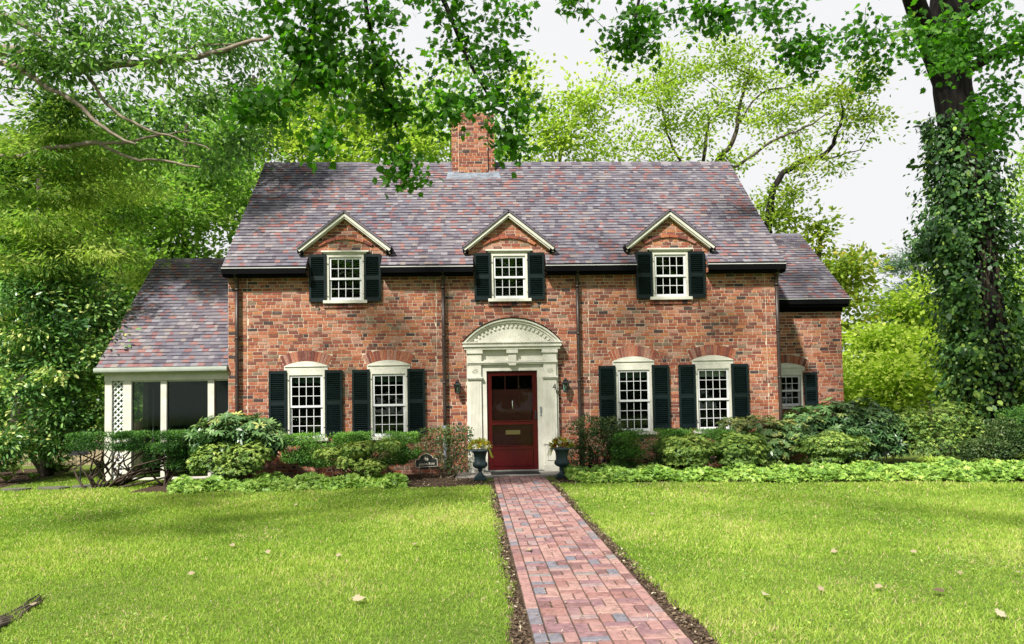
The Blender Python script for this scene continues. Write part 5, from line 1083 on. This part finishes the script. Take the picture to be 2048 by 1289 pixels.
for i, (x, y) in enumerate([(-9.75, .35), (-9.35, .55), (-10.15, .25)]):
    g = np.random.default_rng(97+i); o = empty('hosta', (x, y, 0), ['pale leaved hosta in the middle of the three on the mulch', 'pale leaved hosta closest to the porch', 'pale leaved hosta on the mulch furthest from the porch'][i], 'plant', 'hostas on the mulch at left')
    n = 16; a = g.uniform(0, 6.28, n); leaves('leaf', M['pachy'], np.tile([x, y, .02], (n, 1)), np.stack([np.cos(a), np.sin(a), np.full(n, .8)], 1), np.tile([0, 0, 1.], (n, 1))+g.normal(size=(n, 3))*.3, g.uniform(.16, .26, n), .09, g.normal(.75, .15, n), T_OVAL, o)
# ground cover
def cover(name, label, region, n, seed, h=.2):
    g = np.random.default_rng(seed); X, Y, Zt = region(n, g); m = len(X); P = np.stack([X, Y, Zt], 1); k = 6
    ax = unit(g.normal(size=(m, 3))*.45+np.array([0, -.25, 1])); t1 = unit(np.cross(ax, g.normal(size=(m, 3)))); t2 = np.cross(ax, t1); th = (np.arange(k)*2*math.pi/k)[None]+g.normal(size=(m, k))*.2
    D = t1[:, None]*np.cos(th)[..., None]+t2[:, None]*np.sin(th)[..., None]+ax[:, None]*g.uniform(-.25, .35, (m, 1, 1)); v = np.repeat(g.normal(.50, .22, m)+.18*np.sin(X*2.3)*np.sin(Y*5+X), k)
    tag(leaves(name, M['pachy'], np.repeat(P, k, axis=0), D.reshape(-1, 3), np.repeat(ax, k, axis=0)+g.normal(size=(m*k, 3))*.15, g.uniform(.038, .07, m*k), g.uniform(.02, .032, m*k), v, T_OVAL), label, 'ground cover', kind='stuff')
def hmap(X, Y, d): return .03+(.10+.03*np.sin(X*3.1+1)*np.sin(Y*4)+.04*np.sin(X*7.7)+.03*np.sin(X*17+Y*13))*np.clip(d*5+.15*np.sin(X*11), 0.05, 1)
def rl_(n, g):
    X = g.uniform(-5.75, -1.15, n); X = X[(X > -5.6+.35*g.random(n)) & (X < -1.2-.55*g.random(n)**2)]; n = len(X); f = np.array([bed_front(x) for x in X]); Y = f+(g.uniform(0, 1, n)**1.2-.05*g.random(n))*np.interp(X, [-5.7, -5, -1.8, -1.2], [.7, 1.25, 1.1, .4]); d = Y-f+.02; Y = Y+.09*np.sin(X*5.3)+.06*np.sin(X*13)+.03*g.normal(size=n)
    return X, Y, hmap(X, Y, d)*g.uniform(.4, 1.15, n)
def rr_(n, g):
    X = g.uniform(1.78, 13.5, n); f = np.array([bed_front(x) for x in X]); Y = f+g.uniform(0, 1, n)**1.15*np.interp(X, [1.78, 2.4, 5, 13], [.9, 1.25, 1.5, 2.4]); d = Y-f+.02; Y = Y+.09*np.sin(X*4.3)+.06*np.sin(X*11)+.03*g.normal(size=n)
    return X, Y, (hmap(X, Y, d)+.02)*g.uniform(.4, 1.15, n)
cover('pachysandra_patch', 'strip of bright pachysandra along the front of the left bed', rl_, 6400, 101); cover('pachysandra_patch', 'strip of bright pachysandra along the front of the right bed', rr_, 19000, 102)
# fence, lamp box, stones
o = empty('wooden_fence', (-10.3, 4.6, 0), 'weathered vertical board fence behind the ferns', 'fence')
for i in range(62):
    x = -13.4+i*.098; y = 4.6-.05*i*.1; h = 1.12+random.uniform(-.05, .05); s = MB(); s.prism([(x, .0), (x+.086, .0), (x+.086, h-.04), (x+.043, h+.02), (x, h-.04)], y-.01, y+.012); s.build('board', M['wood'], o)
for z_ in (.3, .85): s = MB(); s.box(-13.5, -7.4, 4.62, 4.66, z_, z_+.07); s.build('rail', M['wood'], o)
o = empty('garden_lamp', (-7.78, -.6, 0), 'dark box lamp on a thin post beside the bare stemmed yew', 'lamp')
s = MB(); s.box(-7.91, -7.68, -.72, -.5, .62, .73); s.prism([(-7.95, .731), (-7.64, .731), (-7.72, .775), (-7.86, .775)], -.76, -.46); s.box(-7.95, -7.64, -.76, -.46, .60, .6195); s.build('housing', M['black'], o)
s = MB(); s.tube([(-7.79, -.6, 0), (-7.79, -.6, .62)], .014, 8); s.build('post', M['black'], o)
for i, (x, y, a, b_) in enumerate([(-7.35, -1.05, .34, .2), (-7.95, -1.25, .3, .16), (-8.6, -1.35, .26, .14)]):
    s = MB(); g = np.random.default_rng(110+i); t = np.linspace(0, 2*math.pi, 13)[:-1]; rr = 1+g.normal(0, .09, 12); i0 = 0
    top = [(x+math.cos(q)*a*r_, y+math.sin(q)*b_*r_, .045) for q, r_ in zip(t, rr)]; bot = [(p[0], p[1], 0) for p in top]
    s.face(top)
    for k in range(12): s.face([bot[k], bot[(k+1) % 12], top[(k+1) % 12], top[k]])
    tag(s.build('stepping_stone', M['flag']), ['flat grey stone against the yew stems', 'flat stone in the middle of the three by the yew', 'flat stone furthest from the yew stems'][i], 'stone', 'flat stones by the yew')
# tree root breaking the turf at lower left
p0, p1 = onz(0, 1250), onz(100, 1188)
s = MB(); g = np.random.default_rng(5)
for k in range(5):
    off = (k-2)*.035; s.tube([p0+(p1-p0)*t+np.array([off*.6+g.normal(0, .012), off+g.normal(0, .014), .012+.012*math.sin(t*9+k)*(1-t)]) for t in np.linspace(-.8, 1-.08*k, 16)], np.linspace(.024, .006, 16), 7)
tag(s.build('tree_root', M['bark'], None, True), 'bark covered surface root breaking through the turf', 'root')

# ============================================================ LAWN, LITTER
g = np.random.default_rng(120)
def inlawn(X, Y):
    el = np.array([0.]); l = (X < WX0-.065-.03*np.sin(Y*2.1)-.02*np.sin(Y*7.3+1)-np.maximum(0, (-Y-8))*.012+0)
    r_ = (X > WX1+.065+.03*np.sin(Y*1.7+2)+.02*np.sin(Y*6.1)+np.maximum(0, (-Y-8))*.02)
    fb = np.where(X < .9, -2.35+.06*np.sin(X*2.3)+np.where(X < -5.4, .25, 0), -2.15-.2*np.maximum(0, X-1.8)+.06*np.sin(X*1.9))-.03
    bed = (X > -6.2) & (Y > fb); side = (X <= -6.2) & ((Y > -.15) & (X > -7.7)); mulch = (X < -9.0) & (Y > -1.15)
    lip = (X < -7) & (Y > 1.4)
    return (l | r_) & ~bed & ~side & ~mulch & ~((X > -9) & (X < -7.4) & (Y > -1.25) & (Y < -.9) & (np.sin(X*9) > 0))
def blades(n, y0, y1, hgt, wid):
    Y = g.uniform(y0, y1, n); half = (Y+16.5)*.68+3.5; X = g.uniform(-1, 1, n)*half+(Y+16.5)*.05; k = inlawn(X, Y); X, Y = X[k], Y[k]; m = len(X)
    pn = np.sin(X*1.3+Y*.7)*np.cos(Y*1.1-X*.4)+.5*np.sin(X*3.7+2*np.cos(Y*2.3))*np.sin(Y*4.1+X)+.35*np.sin(X*9+Y*5)*np.sin(Y*11-X*3)
    v = .47+.17*pn+.10*np.sin(X*.55+1.3)*np.sin(Y*.8)+g.normal(0, .15, m); dry = g.random(m) < .05+.10*(np.sin(X*2.1+4)*np.sin(Y*1.7+X) > .75); v = np.where(dry, 1.0, v)
    D = np.stack([g.normal(0, .62, m), g.normal(-.05, .62, m), np.full(m, 1.)], 1); N = np.stack([g.normal(size=m), -1+.5*g.normal(size=m), np.full(m, .3)], 1)
    sc = 1+.25*pn
    return np.stack([X, Y, np.zeros(m)], 1), D, N, hgt*g.uniform(.5, 1.25, m)*np.clip(sc, .6, 1.5), wid*g.uniform(.7, 1.3, m), v
parts = [blades(280000, -12.6, -9.0, .034, .0052), blades(290000, -9.0, -5.0, .038, .008), blades(210000, -5.0, 1.2, .042, .014)]
A = [np.concatenate([p[i] for p in parts]) for i in range(6)]
tag(leaves('lawn_grass', M['grass'], A[0], A[1], A[2], A[3], A[4], A[5], np.array([(0, .5, 0), (.6, .32, .12), (1, 0, .34), (.6, -.32, .12), (0, -.5, 0)])), 'bright green mown lawn either side of the brick walk', 'grass', kind='stuff')
cx_, cy_ = g.uniform(-7, 8, 70), g.uniform(-12, -2.5, 70); sz = g.uniform(.12, .45, 70); k = np.repeat(np.arange(70), 110); X = cx_[k]+g.normal(size=len(k))*sz[k]; Y = cy_[k]+g.normal(size=len(k))*sz[k]; q = inlawn(X, Y); X, Y = X[q], Y[q]; m = len(X)
tag(leaves('clover', M['pachy'], np.stack([X, Y, g.uniform(.03, .05, m)], 1), g.normal(size=(m, 3))*[1, 1, .2], g.normal(size=(m, 3))*.3+[0, 0, 1], g.uniform(.014, .026, m), g.uniform(.012, .02, m), g.normal(.45, .2, m), T_OVAL), 'low clover and weeds growing through the lawn in patches', 'clover', kind='stuff')
# mulch chips and leaf litter in the soil strips and beds
def scat(n, f):
    P = f(n); m = len(P); return P
n = 5200; Y = g.uniform(-12.5, -1.7, n); sd = g.random(n) < .5; w_ = g.uniform(0, .11, n)
X = np.where(sd, WX0-w_*1.0-.01+np.maximum(0, (-Y-8))*-.012*g.random(n), WX1+.01+w_*1.0+np.maximum(0, (-Y-8))*.02*g.random(n)); P1 = np.stack([X, Y, g.uniform(.005, .02, n)], 1)
n2 = 5200; X = g.uniform(-2.2, 2.2, n2); Y = g.uniform(-2.35, -.15, n2); k = (X < .3) | (X > 1.5); P2 = np.stack([X, Y, g.uniform(.006, .02, n2)], 1)[k & ~((X > -.3) & (X < 2.05) & (Y > -1.0))]
n3 = 3000; P3 = np.stack([g.uniform(-16, -9.1, n3), g.uniform(-1.25, 1.5, n3), g.uniform(.006, .02, n3)], 1)
P = np.concatenate([P1, P2, P3]); m = len(P)
tag(leaves('mulch_litter', M['dry'], P, g.normal(size=(m, 3))*[1, 1, .25], g.normal(size=(m, 3))*.5+[0, 0, 1], g.uniform(.015, .05, m), g.uniform(.006, .028, m), np.where(g.random(m) < .85, g.uniform(0, .35, m), g.uniform(.35, .9, m)), T_OVAL), 'brown mulch chips and dead leaf bits along walk and beds', 'mulch', kind='stuff')
m = 750; X = np.where(g.random(m) < .45, g.uniform(WX0, WX1, m), g.uniform(-7, 7, m)); Y = g.uniform(-12, -1.2, m); k = ((X > WX0) & (X < WX1)) | inlawn(X, Y); X, Y = X[k], Y[k]; m = len(X); on = (X > WX0) & (X < WX1)
tag(leaves('leaf_litter', M['dry'], np.stack([X, Y, np.where(on, .027, .035)], 1), g.normal(size=(m, 3))*[1, 1, .05], g.normal(size=(m, 3))*.25+[0, 0, 1], g.uniform(.015, .045, m), g.uniform(.005, .014, m), g.uniform(.3, 1, m), T_OVAL), 'tiny pale petals and leaf bits scattered over walk and lawn', 'litter', kind='stuff')
FL = [(1055, 1105, 'pale curled maple leaf lying on the brick walk', .13, .9), (705, 1212, 'large bleached leaf on the lawn on the porch side of the walk', .14, .95), (1995, 1243, 'largest white curled leaf on the lawn nearest the viewer', .12, 1), (1890, 1196, 'brown shrivelled leaf on the lawn, the only brown one', .13, .3), (1534, 1199, 'whitish leaf on the lawn closest to the walk edge', .10, 1), (720, 960, None, .08, .8)]
FL += [(x, y, 'small pale fallen leaf lying alone on the lawn grass', .085, .8) for x, y in [(672, 1120), (541, 1113), (470, 1099), (1637, 1190), (1750, 1184), (1920, 1158), (2030, 1154), (1834, 1114), (1662, 1112), (1309, 1035), (376, 1158), (588, 1016), (66, 1222), (1490, 1031), (830, 1098)]]
fl0 = None
for x, y, lb, L_, v in FL:
    if lb is None: continue
    p = onz(x, y); onw = WX0 < p[0] < WX1; a = random.uniform(0, 6.28)
    o_ = leaves('fallen_leaf', M['dry'], [[0, 0, 0]], [[math.cos(a), math.sin(a), .08]], [[random.uniform(-.5, .5), random.uniform(-.7, -.2), 1]], L_*.8, L_*.7, v*.8, T_MAPLE*[1, 1, 2.2])
    o_.location = (p[0], p[1], .03 if onw else .045); tag(o_, lb, 'leaf', 'fallen leaves on lawn and walk')
# ---- trees across the road, behind the camera: they show in the door and window glass
for i, (x, y, h) in enumerate([(-16, -46, 15), (-4, -50, 17), (9, -47, 15), (21, -48, 16)]):
    tree('street_tree', ['widest leafy tree across the road', 'tallest tree across the road', 'leafy tree across the road opposite the walk', 'leafy tree across the road opposite the wing'][i], (x, y, 0), (x, y, h*.7), [((x, y, h*.55), (6.5, 4, h*.40)), ((x+3, y, h*.25), (5.5, 3, h*.25))], 'mid', 30, .9, .65, 'bark', 2.0, .35, .12, [], 1.1, T_DIA, 'trees across the road', 130+i, vb=.3)
